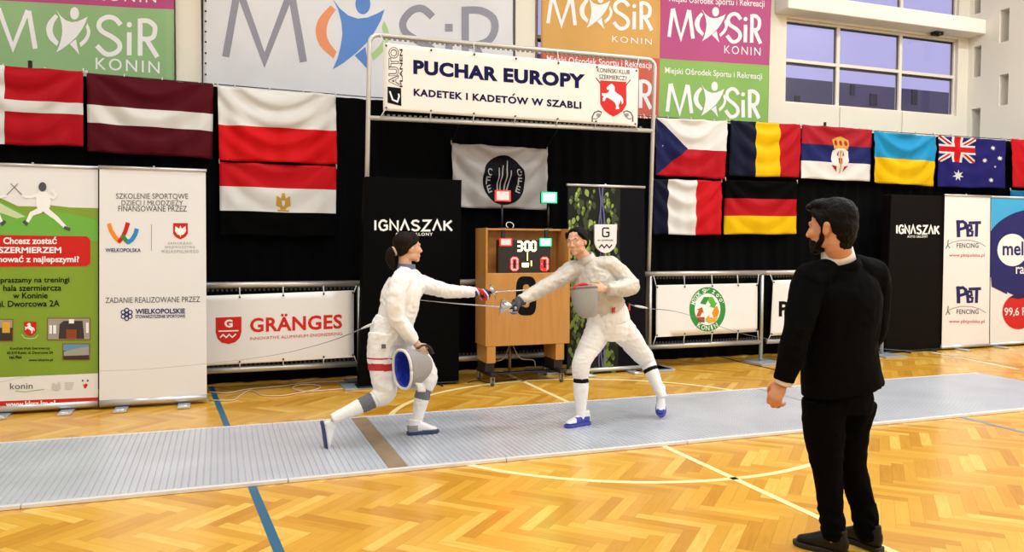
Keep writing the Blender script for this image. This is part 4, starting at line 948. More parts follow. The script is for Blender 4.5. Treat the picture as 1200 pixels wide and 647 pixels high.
# title banner
YTB = YT-.05; P_cr = mat('cream_banner_film', '#e2ddd4', .42, var=(1.2, .02)); P_tn = mat('title_navy_print', '#100f40', .5, spec=.1)
Q = [onY(x, y, YTB) for x, y in ((449, 50), (748, 80.5), (746.5, 148.5), (449, 129.5))]
root = empty('title_banner', (Q[2]+Q[3])/2, 'long cream title banner with navy lettering and red horse crest in the tube frame', 'banner')
to2 = lambda x, y: (lambda p: (p.x, p.z))(onY(x, y, YTB)); surf = lambda X, Z, e: (X, YTB-.007*math.sin(2.3*X+Z)-.003*math.sin(5*X-3*Z)-e, Z); cuts = ([i*.08-2 for i in range(120)], [2+i*.08 for i in range(40)])
a = Art(to2, surf, cuts); a.poly(((449, 50), (748, 80.5), (746.5, 148.5), (449, 129.5)), P_cr, 0); a.build('sheet', root, solid=.002)
a = Art(to2, surf, cuts)
a.text('PUCHAR EUROPY', 484.2, 87, 685.5, 70, P_tn, 2, bold=.05, spacing=1.08, slope=17.2); a.text('KADETEK I KADETOW W SZABLI', 484.5, 112.6, 681.3, 104.0, P_tn, 2, bold=.04, spacing=1.12, slope=15.2)
a.stroke([(600.8, 112.0), (603.4, 109.6)], 1.5, P_tn, 2); a.text('KONIŃSKI KLUB', 699.5, 84.6, 737.5, 77.8, P_bk, 2, slope=2.6); a.text('SZERMIERCZY', 702, 92.4, 735, 87.3, P_bk, 2, slope=2.2); a.build('lettering', root)
a = Art(to2, surf, cuts); a.new('crest'); crest(a, 718.3, 116, 15.2, 20.8, 2, .06)
a.new('sabre_drawing'); a.stroke([(698, 91), (704, 98.5)], 1.1, P_dg, 2); a.new('sabre_drawing'); a.stroke([(738.5, 93.5), (733, 100.5)], 1.1, P_dg, 2)
for cx, sg in ((700, 1), (735, -1)):
    a.new('mask_drawing')
    a.stroke([(cx-6*sg, 143), (cx-6*sg, 137), (cx-3.5*sg, 132), (cx+1*sg, 130), (cx+5*sg, 131.5)], 1.3, P_dg, 2); a.stroke([(cx+5*sg, 131.5), (cx+3*sg, 136), (cx-1*sg, 139.5), (cx-5*sg, 139)], .8, P_dg, 2); a.ellipse(cx+1*sg, 135, 2.4, 2.2, P_gy, 2, n=10)
a.new('logo'); a.poly([(454, 101.5), (469.8, 103.5), (470.2, 124.4), (454, 120.5)], P_bk, 2); a.stroke([(456.5, 107), (460, 117), (465.5, 119.5), (467.5, 113), (466.8, 110)], 1.8, P_ws, 3)
a.new('lettering'); text_up(a, 'AUTO', 455.2, 101, 467.2, 55.5, P_bk, 2, .05); text_up(a, 'AUTO', 456, 100.2, 466.4, 56.2, P_cr, 3, .0); a.new('lettering'); text_up(a, 'PLANEN', 468.2, 102.3, 471.6, 57.8, P_bk, 2, .02); a.build('logo', root)
for i, t in enumerate((0.01, .17, .33, .49, .66, .82, .99)):
    p = Q[0].lerp(Q[1], t); q = Q[3].lerp(Q[2], t)
    for c_, s, rr in ((p, -.03, TLf.lerp(TRf, .05+.9*t)), (q, .03, L1.lerp(L2, .05+.9*t))):
        bm = bmesh.new(); e_ = c_+Vector((0, -.016, s)); tube(bm, [e_, e_+Vector((0, .014, 0))], .011, 8); finish('eyelet', bm, M_blackplastic, root)
        if s > 0 or i % 2 == 0:
            bm = bmesh.new(); tube(bm, [e_+Vector((0, .004, 0)), Vector((c_.x+(-.06 if i == 0 else (.05 if i == 6 else 0)), YT-.022, rr.z))], .006, 6); finish('tie_cord', bm, M_cord, root)
# ------------------------------------------------------------------ fencing piste
ZP = .026
def aluminium():
    m = mat('ribbed_aluminium', '#c8ccd5', .34, metal=.25, var=(1.6, .09)); return m
def piste():
    y0, y1 = 5.225, 6.93; x0, x1 = -5.6, gnd(1144, 439).x
    xb = (gnd(422, 493, ZP).x+gnd(470, 550, ZP).x)/2
    root = empty('fencing_piste', ((x0+x1)/2, (y0+y1)/2, 0), 'long grey ribbed aluminium fencing strip laid across the parquet', 'piste')
    M = aluminium()
    def deck(a, b):
        bm = bmesh.new(); prof = []; X = a; st = .0425; k = 0
        while X < b-1e-6:
            e = min(X+st, b); g = .0062
            prof += [(X, ZP-.007), (X+g, ZP-.007), (X+g+.002, ZP), (e-.002, ZP)]; X = e
        prof += [(b, ZP-.007)]
        F = [bm.verts.new((x, y0+.035, z)) for x, z in prof]; B = [bm.verts.new((x, y1-.035, z)) for x, z in prof]
        for i in range(len(prof)-1): bm.faces.new((F[i], F[i+1], B[i+1], B[i]))
        f0 = [bm.verts.new((x, y, .002)) for x, y in ((a, y0+.035), (b, y0+.035), (b, y1-.035), (a, y1-.035))]
        bm.faces.new((f0[1], f0[0], F[0], *F[1:])); bm.faces.new((f0[3], f0[2], B[-1], *B[::-1][1:])); bm.faces.new((f0[0], f0[3], B[0], F[0])); bm.faces.new((f0[2], f0[1], F[-1], B[-1])); bm.faces.new(f0[::-1])
        return finish('deck', bm, M, root)
    deck(x0, xb-.065); deck(xb+.065, x1)
    bm = bmesh.new(); box(bm, xb-.064, xb+.064, y0+.036, y1-.036, .002, ZP+.001); finish('brown_band', bm, mat('brown_worn_band', '#8d7a62', .5, var=(9, .12)), root)
    X = x0; n = 0
    while X < x1-.01:
        e = min(X+1.5, x1)
        for ya, yb in ((y0, y0+.034), (y1-.034, y1)):
            bm = bmesh.new(); box(bm, X+.002, e-.002, ya, yb, .001, ZP+.001); finish('edge_strip', bm, mat('pale_edge_strip', '#e2e2e4', .4, metal=.2), root, bevel=.004)
        X = e
    for px in (905,):
        p = gnd(px, 460, ZP).x; bm = bmesh.new(); box(bm, p-.02, p+.02, y0+.04, y1-.04, ZP-.003, ZP+.0012); finish('marking_strip', bm, mat('grey_marking', '#9a9a98', .5), root)
piste()
line([(gnd(455, 489).x, 6.985), (gnd(552, 481).x, 6.985)], .05, M_lnW); line([(gnd(568, 480).x, 6.99), (gnd(700, 470).x, 6.99)], .06, M_lnW)
line([g2(770, 430), g2(868, 424)], .035, mat('dull_red_line_paint', '#a5623c', .4))

# ------------------------------------------------------------------ wooden scoreboard on castors
M_wd = bpy.data.materials.new('beech_veneer'); M_wd.use_nodes = True
def veneer(m):
    nt = m.node_tree; b = nt.nodes['Principled BSDF']; tc = nt.nodes.new('ShaderNodeTexCoord'); mp = nt.nodes.new('ShaderNodeMapping'); mp.inputs['Scale'].default_value = (9, 9, .9)
    n = nt.nodes.new('ShaderNodeTexNoise'); n.inputs['Scale'].default_value = 2.2; n.inputs['Detail'].default_value = 6; n.inputs['Distortion'].default_value = .4
    r = nt.nodes.new('ShaderNodeValToRGB'); e = r.color_ramp.elements; e[0].position = .3; e[0].color = (*lin('#b27c3e'), 1); e[1].position = .72; e[1].color = (*lin('#c08a49'), 1)
    nt.links.new(tc.outputs['Object'], mp.inputs[0]); nt.links.new(mp.outputs[0], n.inputs['Vector']); nt.links.new(n.outputs['Fac'], r.inputs[0]); nt.links.new(r.outputs[0], b.inputs['Base Color'])
    b.inputs['Roughness'].default_value = .38; b.inputs['Specular IOR Level'].default_value = .35
veneer(M_wd)
YS = 8.13; DS = .37
L_ = onY(569, 406.8, YS); R_ = onY(667.5, 402, YS); zmid = onY(569, 320.5, YS).z; ztop = onY(569, 267, YS).z; xl, xr = L_.x, R_.x; zb_ = (L_.z+R_.z)/2; xmid = (xl+xr)/2
root = empty('scoreboard_cabinet', (xmid, YS+DS/2, 0), 'wooden scoreboard cabinet on black castors with a large black 0', 'scoreboard')
bm = bmesh.new(); box(bm, xl, xr, YS, YS+DS, zb_, zmid); finish('lower_box', bm, M_wd, root, bevel=.004)
t_ = .022
for n_, b_ in (('side_panel', (xl, xl+t_, YS, YS+DS, zmid+.001, ztop)), ('side_panel', (xr-t_, xr, YS, YS+DS, zmid+.001, ztop)), ('back_panel', (xl+t_, xr-t_, YS+DS-.02, YS+DS, zmid+.001, ztop)), ('top_panel', (xl+t_, xr-t_, YS+.20, YS+DS-.021, ztop-t_, ztop))):
    bm = bmesh.new(); box(bm, *b_); finish(n_, bm, M_wd, root, bevel=.002)
a = flatart(YS); a.new('numeral')
def rr(cx, cy, rx, ry, k=10, e=.55):
    P = []
    for i in range(4*k):
        t = 2*math.pi*i/(4*k); c, s = math.cos(t), math.sin(t); P.append((cx+rx*abs(c)**e*(1 if c > 0 else -1), cy+ry*abs(s)**e*(1 if s > 0 else -1)))
    return P+[P[0]]
a.band(rr(616.6, 346.8, 12, 23), rr(616.6, 346.8, 4.1, 13.5), P_bk, 1); a.build('numeral', root)
zl_ = onY(575, 426, YS).z
xw = onY(581, 415, YS).x-onY(570.6, 415, YS).x
for x in (onY(570.6, 415, YS).x, onY(651.5, 415, YS).x):
    bm = bmesh.new(); box(bm, x, x+xw, YS+.004, YS+DS-.01, zl_, zb_-.001); finish('leg', bm, M_wd, root, bevel=.003)
bm = bmesh.new(); tube(bm, [(onY(604, 420, YS).x, YS+DS*.5, .11), (onY(604, 420, YS).x, YS+DS*.5, zb_-.001)], .018, 10); finish('pole', bm, mat('worn_steel_post', '#6d5a4c', .5, metal=.5), root)
M_bst = mat('black_steel_base', '#121113', .5)
for x in (onY(575.5, 430, YS).x, onY(656, 430, YS).x):
    bm = bmesh.new(); obox(bm, (x, YS+DS/2, .125), (1, 0, 0), (0, 1, 0), (0, 0, 1), .03, .27, .02); obox(bm, (x, YS+DS/2, (.145+zl_)/2), (1, 0, 0), (0, 1, 0), (0, 0, 1), .055, .14, (zl_-.146)/2); finish('base_rail', bm, M_bst, root, bevel=.006)
    for y in (YS-.045, YS+DS+.045):
        bm = bmesh.new(); tube(bm, [(x-.012, y, .034), (x+.012, y, .034)], .033, 18, ref=(0, 1, 0)); w_ = finish('castor', bm, mat('grey_rubber_wheel', '#55504c', .6), root)
        bm = bmesh.new(); obox(bm, (x-.018, y, .065), (1, 0, 0), (0, 1, 0), (0, 0, 1), .003, .02, .035); obox(bm, (x+.018, y, .065), (1, 0, 0), (0, 1, 0), (0, 0, 1), .003, .02, .035); obox(bm, (x, y, .101), (1, 0, 0), (0, 1, 0), (0, 0, 1), .022, .02, .003); finish('fork', bm, M_tube, w_)
bm = bmesh.new(); obox(bm, (xmid, YS+DS/2, .098), (1, 0, 0), (0, 1, 0), (0, 0, 1), (xr-xl)/2-.06, .045, .012); finish('cross_bar', bm, M_bst, root, bevel=.005)
for s in (-1, 1):
    px = onY(604, 420, YS).x; bm = bmesh.new(); tube(bm, [(px+s*.02, YS+.14, zb_-.01), (px+s*.10, YS+.12, zb_-.16), (px+s*.26, YS+.12, .24), (px+s*.30, YS+.15, .16)], .005, 6, n=6); finish('cable', bm, mat('grey_cable', '#8a8682', .6), root)

# scoring display standing on the shelf
E_red = mat('red_lamp_glow', (1, .035, .03), .5, emit=22); E_red_halo = mat('red_lamp_halo', (1, .02, .015), .4, emit=1.6); E_gr = mat('green_lamp_glow', (.06, 1, .32), .5, emit=16); E_gr_halo = mat('green_lamp_halo', (.01, .75, .22), .4, emit=.9)
E_dg = mat('amber_digits', (1, .75, .34), .5, emit=4.5); E_rd = mat('red_digits', (1, .10, .09), .5, emit=6); E_rdl = mat('red_digit_edge', (1, .01, .01), .5, emit=.9); E_y = mat('yellow_diodes', (1, .85, .25), .5, emit=2.5)
YD = YS+.07
def dbox(x0, y0, x1, y1, Y, d):
    a, b = onY(x0, y0, Y), onY(x1, y1, Y); bm = bmesh.new(); box(bm, a.x, b.x, Y, Y+d, b.z, a.z); return bm
c0 = onY(614, 319, YD)
root = empty('scoring_display', (c0.x, YD+.04, zmid), 'black electronic scoring display reading 3:00 and 0 0 in the wooden cabinet', 'display')
bm = dbox(584, 281, 645, 318.2, YD, .08)
for v in bm.verts:
    if v.co.z < zmid+.05: v.co.z = zmid+.001
finish('casing', bm, M_blackplastic, root, bevel=.004)
for x0, x1 in ((588.3, 592), (639, 643)): finish('bracket', dbox(x0, 269.5, x1, 282, YD+.02, .03), M_blackplastic, root)
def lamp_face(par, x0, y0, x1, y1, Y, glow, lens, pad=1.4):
    finish('lens', dbox(x0-pad, y0-pad*.8, x1+pad, y1+pad*.8, Y-.012, .012), lens, par, bevel=.003)  # added plate, glows weakly to imitate the halo round the lamp
    finish('lamp', dbox(x0, y0, x1, y1, Y-.018, .006), glow, par, bevel=.002)
lamp_face(root, 587.3, 280.3, 598.7, 287.2, YD, E_red, E_red_halo); lamp_face(root, 634, 280.3, 645, 287.6, YD, E_gr, E_gr_halo)
SEG = {'a': ((0, 0), (1, 0)), 'b': ((1, 0), (1, .5)), 'c': ((1, .5), (1, 1)), 'd': ((0, 1), (1, 1)), 'e': ((0, .5), (0, 1)), 'f': ((0, 0), (0, .5)), 'g': ((0, .5), (1, .5))}
def digit(a, segs, x0, y0, x1, y1, w, m, layer=1):
    for s in segs:
        (u0, v0), (u1, v1) = SEG[s]; p = Vector((x0+(x1-x0)*u0, y0+(y1-y0)*v0)); q = Vector((x0+(x1-x0)*u1, y0+(y1-y0)*v1)); d = (q-p).normalized()*w*.22
        a.stroke([p+d, q-d], w, m, layer)
a = flatart(YD-.001); a.new('clock_digits')
digit(a, 'abcdg', 606, 283.2, 611.6, 293.8, 2.1, E_dg); digit(a, 'abcdef', 615.4, 283.2, 620.3, 293.8, 2.1, E_dg); digit(a, 'abcdef', 622.8, 283.2, 627.6, 293.8, 2.1, E_dg)
a.ellipse(613.6, 286.3, .9, .9, E_dg, 1, n=10); a.ellipse(613.6, 291, .9, .9, E_dg, 1, n=10)
for x in (599.6, 634.8):
    a.new('score_digit'); digit(a, 'abcdef', x, 302.6, x+6.6, 316.2, 3.4, E_rdl); digit(a, 'abcdef', x, 302.6, x+6.6, 316.2, 1.7, E_rd, 2)
a.new('diodes'); a.rect(617.6, 296, 618.6, 305.5, E_y, 1); a.rect(611.8, 308.2, 619.6, 313, E_dg, 1); a.rect(622, 305.5, 623.2, 312, E_y, 1); a.build('diodes', root)
# white cable loop on the cabinet
o = finish('cable_loop', (lambda bm: (tube(bm, [(onY(597.5, 266, YS+.28).x+.045*math.cos(t)-.0, YS+.28+.02*math.sin(t), ztop+.004+.035*(1+math.sin(t))) for t in [i*.42-.9 for i in range(13)]], .005, 6), bm)[1])(bmesh.new()), M_cord); tag(o, 'white cable loop standing up on top of the wooden scoreboard', 'cable')
# repeater lamps on thin posts behind
for nm, cx, cy, g, l in (('red', 589.5, 229.5, E_red, E_red_halo), ('green', 643.8, 231.5, E_gr, E_gr_halo)):
    Yr = YS+.28; p = onY(cx, cy, Yr)
    root = empty('signal_lamp', (p.x, Yr+.03, ztop), f'{nm} repeater signal lamp on a thin black post above the scoreboard', 'lamp', 'repeater lamps above the scoreboard')
    finish('housing', dbox(cx-9, cy-7, cx+9, cy+7, Yr, .05), M_blackplastic, root, bevel=.005)
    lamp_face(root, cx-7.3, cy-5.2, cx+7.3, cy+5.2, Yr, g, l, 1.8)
    bm = bmesh.new(); tube(bm, [(p.x, Yr+.03, ztop+.012), (p.x, Yr+.03, onY(cx, cy+6.8, Yr).z)], .012, 8); finish('post', bm, M_blackplastic, root)
    bm = bmesh.new(); tube(bm, [(p.x, Yr+.03, ztop+.001), (p.x, Yr+.03, ztop+.012)], .05, 16); finish('base', bm, M_blackplastic, root)

# ------------------------------------------------------------------ cables on the floor
def cord(label, P, r, m, z=None, name='floor_cable', n=5, group='cables lying on the floor'):
    pts = [Vector((*gnd(*q)[:2], (r+.0025) if z is None else z)) for q in P]
    bm = bmesh.new(); tube(bm, pts, r, 6, n=n); return tag(finish(name, bm, m), label, 'cable', group)
M_pk = mat('pinkish_cable', '#d3b9a6', .5)
cord('pale cable running from the white roll-up foot with a bump in its middle', [(246, 470), (273, 470), (282, 464), (292, 458.5), (300, 460.5), (308, 464.5), (332, 464.5), (357, 460.5), (404, 456.5)], .006, M_pk)
cord('pale cable running straight along the foot of the left barrier', [(244, 460.5), (268, 461.5), (291, 457.2), (332, 453.5), (356, 450), (418, 447)], .006, M_pk, z=.0105)
cord('pale cable lying in a small loop below the banner with the red shield', [(344, 457.5), (352, 459.8), (362, 460.2), (373, 457.3), (375.5, 454.8), (368, 452.6), (356, 452.4), (346, 454.2), (343, 456.8)], .006, M_pk, z=.0165)
cord('thin black cable on the parquet below the right barrier', [(838, 417.2), (852, 420.5), (870, 425.5), (890, 429.8), (913, 435)], .005, M_blackplastic)
cord('thin dark cable at the foot of the scoreboard cabinet', [(548, 449), (560, 446.5), (572, 449.2), (590, 447.4), (606, 444.5)], .005, M_blackplastic)

# small dark device fixed below the window beam
p = onY(1098, 39, YW-.12); bm = bmesh.new(); box(bm, p.x-.09, p.x+.09, YW-.18, YW-.06, p.z-.035, z_low_top+.041); tube(bm, [(p.x-.04, YW-.17, p.z-.03), (p.x-.06, YW-.24, p.z-.05)], .025, 10)
tag(finish('sensor_box', bm, M_blackplastic, None, bevel=.006), 'small dark box fixed to the underside of the window beam', 'sensor')
# ------------------------------------------------------------------ people
def P3(x, y, Y): return onY(x, y, Y)
def solid(name, bm, voxel, mats, parent, smooth=3, disp=None, pick=None, factor=.5):
    """fuse overlapping closed shapes into one continuous surface, relax it, then wrinkle it"""
    bmesh.ops.recalc_face_normals(bm, faces=bm.faces)
    me = bpy.data.meshes.new('shape'); bm.to_mesh(me); bm.free()
    o = bpy.data.objects.new('shape', me); COL.objects.link(o)
    k = o.modifiers.new('fuse', 'REMESH'); k.mode = 'VOXEL'; k.voxel_size = voxel; k.use_smooth_shade = True
    k = o.modifiers.new('relax', 'SMOOTH'); k.factor = factor; k.iterations = smooth
    bpy.context.view_layer.update()
    new = bpy.data.meshes.new_from_object(o.evaluated_get(bpy.context.evaluated_depsgraph_get()))
    bpy.data.objects.remove(o); bpy.data.meshes.remove(me); new.name = name
    new.materials.clear()
    if disp:
        n = len(new.vertices); co = np.empty(n*3, 'f'); no = np.empty(n*3, 'f'); new.vertices.foreach_get('co', co); new.vertices.foreach_get('normal', no)
        co = co.reshape(-1, 3); no = no.reshape(-1, 3); d = np.array([disp(Vector(c)) for c in co], 'f'); co += no*d[:, None]; new.vertices.foreach_set('co', co.ravel())
    r = link(name, new, parent, mats if isinstance(mats, (list, tuple)) else [mats])
    new.shade_smooth()
    if pick:
        for p in new.polygons: p.material_index = pick(p.center)
    return r
def wrinkle(A, f=(9, 9, 9), seed=0.0, fine=.35):
    def d(c):
        p = Vector((c.x*f[0]+seed, c.y*f[1], c.z*f[2]-seed)); q = noise.noise(p+Vector((noise.noise(p*.6), 0, noise.noise(p*.6+Vector((5, 2, 1))))))
        return A*(.9-2.2*abs(q))*.7+A*fine*noise.noise(p*3.1)
    return d
def basis(F, U=(0, 0, 1)):
    F = Vector(F).normalized(); R = F.cross(Vector(U)).normalized(); U = R.cross(F).normalized()
    return Matrix((R, F, U)).transposed()       # local x right, y forward, z up
SKIN = mat('skin', '#c98f6e', .5, spec=.35, var=(18, .05)); SKIN2 = mat('pale_skin', '#d8a98c', .5, spec=.35, var=(18, .05)); LIP = mat('lips', '#a8574c', .5); EYEW = mat('eye_white', '#8f7c70', .5); EYED = mat('dark_iris', '#140d09', .6, spec=.1)
def hairmat(n, c):
    m = mat(n, c, .6, spec=.12); nt = m.node_tree; b = nt.nodes['Principled BSDF']; tc = nt.nodes.new('ShaderNodeTexCoord'); mp = nt.nodes.new('ShaderNodeMapping'); mp.inputs['Scale'].default_value = (90, 90, 14)
    n_ = nt.nodes.new('ShaderNodeTexNoise'); n_.inputs['Scale'].default_value = 1.5; nt.links.new(tc.outputs['Object'], mp.inputs[0]); nt.links.new(mp.outputs[0], n_.inputs['Vector'])
    k = nt.nodes.new('ShaderNodeBump'); k.inputs['Strength'].default_value = .5; k.inputs['Distance'].default_value = .01; nt.links.new(n_.outputs['Fac'], k.inputs['Height']); nt.links.new(k.outputs[0], b.inputs['Normal']); return m
HAIR_B = hairmat('dark_brown_hair', '#170d09'); HAIR_K = hairmat('black_hair', '#070606')
def head(bm, C, F, s=1.0, U=(0, 0, 1), neck_to=None, neck_r=.052):
    B = basis(F, U); W = lambda x, y, z: Vector(C)+B@Vector((x*s, y*s, z*s)); E = lambda c, r: ell(bm, W(*c), tuple(v*s for v in r), B)
    E((0, -.012, .035), (.074, .096, .085)); E((0, .020, -.005), (.068, .074, .078)); E((0, .032, -.045), (.054, .058, .060)); E((0, .068, -.092), (.024, .022, .020))
    for sx in (-1, 1):
        E((sx*.040, .012, -.062), (.022, .045, .030)); E((sx*.038, .066, -.022), (.022, .022, .024)); E((sx*.074, -.006, -.004), (.009, .020, .032)); E((sx*.077, -.012, .012), (.009, .016, .016)); E((sx*.011, .098, -.033), (.009, .010, .008))
    tube(bm, [W(-.045, .074, .026), W(0, .088, .022), W(.045, .074, .026)], .010*s, 10, n=4, caps='round')
    tube(bm, [W(0, .086, .015), W(0, .099, -.010), W(0, .106, -.027)], [.007*s, .0085*s, .0105*s], 10, n=3, caps='round')
    tube(bm, [W(-.024, .080, -.061), W(0, .091, -.058), W(.024, .080, -.061)], .0062*s, 8, n=3, caps='round'); tube(bm, [W(-.021, .079, -.070), W(0, .089, -.071), W(.021, .079, -.070)], .0068*s, 8, n=3, caps='round')
    if neck_to is not None: tube(bm, [W(0, -.022, -.03), W(0, -.030, -.085), neck_to], [neck_r*s, neck_r*s*.97, neck_r*s*1.15], 18, n=4, caps='round')
    return W, B
def face_bits(root, W, B, s=1.0, hair=None):
    for sx in (-1, 1):
        bm = bmesh.new(); ell(bm, W(sx*.032, .0715, .003), (.0095*s,)*3, B, 14, 8); e = finish('eye', bm, EYEW, root)
        bm = bmesh.new(); ell(bm, W(sx*.032, .0785, .003), (.0060*s, .0042*s, .0060*s), B, 12, 6); finish('iris', bm, EYED, e)
        bm = bmesh.new(); tube(bm, [W(sx*.018, .090, .024), W(sx*.033, .086, .029), W(sx*.048, .074, .025)], [.0035*s, .004*s, .002*s], 8, n=4, caps='round'); finish('eyebrow', bm, hair or HAIR_K, root)
def hand(bm, Wr, D, N, T, curl=(.5, .6, .4), s=1.0, spread=.10, grow=0.0, thumb_curl=.5):
    """Wr wrist, D along the hand, N out of its back, T towards the thumb"""
    D, N = Vector(D).normalized(), Vector(N); N = (N-D*N.dot(D)).normalized(); T0 = Vector(T); T = (T0-D*T0.dot(D)-N*T0.dot(N)).normalized(); Wr = Vector(Wr)
    Mx = Matrix((T, D, N)).transposed()
    ell(bm, Wr+D*.048*s, ((.040+grow)*s, (.054+grow)*s, (.017+grow)*s), Mx); ell(bm, Wr+D*.075*s, ((.041+grow)*s, (.026+grow)*s, (.014+grow)*s), Mx)
    tube(bm, [Wr-D*.03*s, Wr+D*.03*s], [((.028+grow)*s, (.021+grow)*s), ((.034+grow)*s, (.018+grow)*s)], 14, ref=T, caps='round')
    for i, L in enumerate((.93, 1.04, .97, .76)):
        q = Wr+D*(.088-(.004, 0, .004, .012)[i])*s+T*(.030-.020*i)*s; a = 0.0; pts = [q-D*.014*s, q]; d0 = (D+T*spread*(1.5-i)).normalized()
        for l, c in zip((.043, .026, .021), curl):
            a += c*(1+.06*i); d = d0*math.cos(a)-N*math.sin(a); q = q+d*l*L*s; pts.append(q)
        tube(bm, pts, [(.0098+grow)*s, (.0096+grow)*s, (.0090+grow)*s, (.0082+grow)*s, (.0068+grow)*s], 10, ref=T, n=3, caps='round')
    q = Wr+D*.026*s+T*.030*s; d1 = (T*.75+D*.62-N*.30).normalized(); d2 = (T*(.55-.5*thumb_curl)+D*.75-N*(.3+.8*thumb_curl)).normalized(); d3 = (T*(.2-.5*thumb_curl)+D*.8-N*(.3+1.0*thumb_curl)).normalized()
    tube(bm, [q-d1*.012*s, q+d1*.030*s, q+d1*.030*s+d2*.030*s, q+d1*.030*s+d2*.030*s+d3*.024*s], [(.0135+grow)*s, (.0115+grow)*s, (.0105+grow)*s, (.0085+grow)*s], 10, n=3, caps='round')
def shoe(root, heel, D, U, L, upper, sole, lace, side=None, toe=None, accents=None):
    """heel point on the sole, D to the toe, U out of the instep"""
    D, U = Vector(D).normalized(), Vector(U); U = (U-D*U.dot(D)).normalized(); S = D.cross(U); heel = Vector(heel); W = lambda a, b, c: heel+D*(a*L)+S*(b*L)+U*(c*L)
    prof = [(0, .085), (.04, .115), (.15, .128), (.35, .122), (.5, .135), (.66, .165), (.8, .168), (.92, .13), (.985, .06), (1.0, .02)]
    bm = bmesh.new(); a = []; b = []; off = lambda t: .02*math.sin(t*3.0)
    ring = [(t, w_+off(t)) for t, w_ in prof]+[(t, -w_+off(t)) for t, w_ in prof[::-1]]
    lo = [bm.verts.new(W(t, w_*.97, .0+(.05*(t-.85) if t > .85 else 0))) for t, w_ in ring]; hi = [bm.verts.new(W(t, w_, .095 if t < .5 else .08+(.05*(t-.85) if t > .85 else 0))) for t, w_ in ring]
    n = len(ring)
    for i in range(n): bm.faces.new((lo[i], lo[(i+1) % n], hi[(i+1) % n], hi[i]))
    bm.faces.new(lo[::-1]); bm.faces.new(hi)
    o = finish('sole', bm, sole, root, bevel=.004)
    bm = bmesh.new()
    tube(bm, [W(.11, 0, .21), W(.30, 0, .23), W(.50, .01, .195), (W(.70, .02, .15)), W(.86, .02, .12)], [(.112*L, .20*L), (.112*L, .20*L), (.128*L, .155*L), (.145*L, .105*L), (.118*L, .075*L)], 18, ref=S, n=4, caps='round')
    tube(bm, [W(.17, 0, .18), W(.20, 0, .46)], [(.118*L, .16*L), (.122*L, .17*L)], 18, ref=S, caps='flat')
    def pick(c):
        if not accents: return 0
        v = c-heel; return accents(v.dot(D)/L, v.dot(S)/L, v.dot(U)/L)
    up = solid('upper', bm, .006, upper, root, 3, None, pick)
    for i in range(5):
        t = .36+.075*i; h = .425-.06*i
        bm = bmesh.new(); tube(bm, [W(t, -.085, h-.07), W(t+.01, -.04, h-.008), W(t+.01, .05, h-.008), W(t, .10, h-.07)], .011*L, 6, n=3); finish('lace', bm, lace, up)
    return up
def pole_mask(label, C, A, Bv, depth, hh, hw, pad, mesh, trim, bib=None, tongue=None, pw=.8):
    """fencing mask: dome pole along A, long axis Bv; open side away from A"""
    A = Vector(A).normalized(); Bv = Vector(Bv); Bv = (Bv-A*Bv.dot(A)).normalized(); S = A.cross(Bv); C = Vector(C)
    root = empty('fencing_mask', C, label, 'mask', None)
    def shell(k, off, m, name, a0=0.0, th=.003):
        bm = bmesh.new(); rows = []; seg = 32; rg = 12
        for i in range(rg+1):
            t = math.pi/2*i/rg; row = []
            for j in range(seg):
                p = 2*math.pi*j/seg; c, s = math.cos(p), math.sin(p); e = .85
                x = abs(c)**e*(1 if c > 0 else -1); y = abs(s)**e*(1 if s > 0 else -1)
                row.append(bm.verts.new(C+A*(depth*k*math.sin(t)**(pw+.1) if i else 0)+S*(hw*k*x*math.cos(t)**pw)+Bv*(hh*k*y*math.cos(t)**pw)+A*off) if i < rg else None)
            rows.append(row)
        top = bm.verts.new(C+A*(depth*k+off))
        for i in range(rg-1):
            for j in range(seg): bm.faces.new((rows[i][j], rows[i][(j+1) % seg], rows[i+1][(j+1) % seg], rows[i+1][j]))
        for j in range(seg): bm.faces.new((rows[rg-1][j], rows[rg-1][(j+1) % seg], top))
        for f in bm.faces: f.smooth = True
        o = finish(name, bm, m, root, smooth=True); k_ = o.modifiers.new('thickness', 'SOLIDIFY'); k_.thickness = th; k_.offset = 0; return o
    shell(1.0, 0, mesh, 'mesh_front'); shell(.90, .004, pad, 'padding', th=.012)
    bm = bmesh.new(); P = []
    for j in range(33):
        p = 2*math.pi*j/32; c, s = math.cos(p), math.sin(p); e = .85; P.append(C+S*(hw*.97*abs(c)**e*(1 if c > 0 else -1))+Bv*(hh*.97*abs(s)**e*(1 if s > 0 else -1)))
    tube(bm, P, .011, 8); finish('rim', bm, trim, root)
    if bib:
        bm = bmesh.new(); rows = []
        for i in range(8):
            t = i/7; row = []
            for j in range(13):
                u = j/12*2-1; row.append(bm.verts.new(C-Bv*(hh*(.86-.25*u*u)+bib[1]*t)+S*(hw*(1.0+.05*t)*u)+A*(depth*(.55-.50*abs(u)**2.2)+.012+.02*math.sin(t*2))))
            rows.append(row)
        for a, b in zip(rows, rows[1:]):
            for j in range(12): bm.faces.new((a[j], a[j+1], b[j+1], b[j]))
        o = finish('bib', bm, bib[0], root, smooth=True); k_ = o.modifiers.new('thickness', 'SOLIDIFY'); k_.thickness = .012; k_.offset = 0
    if tongue:
        m_, P, r = tongue; bm = bmesh.new(); tube(bm, P, r, 10, n=5, ref=S, caps='round'); finish('strap', bm, m_, root)
    return root
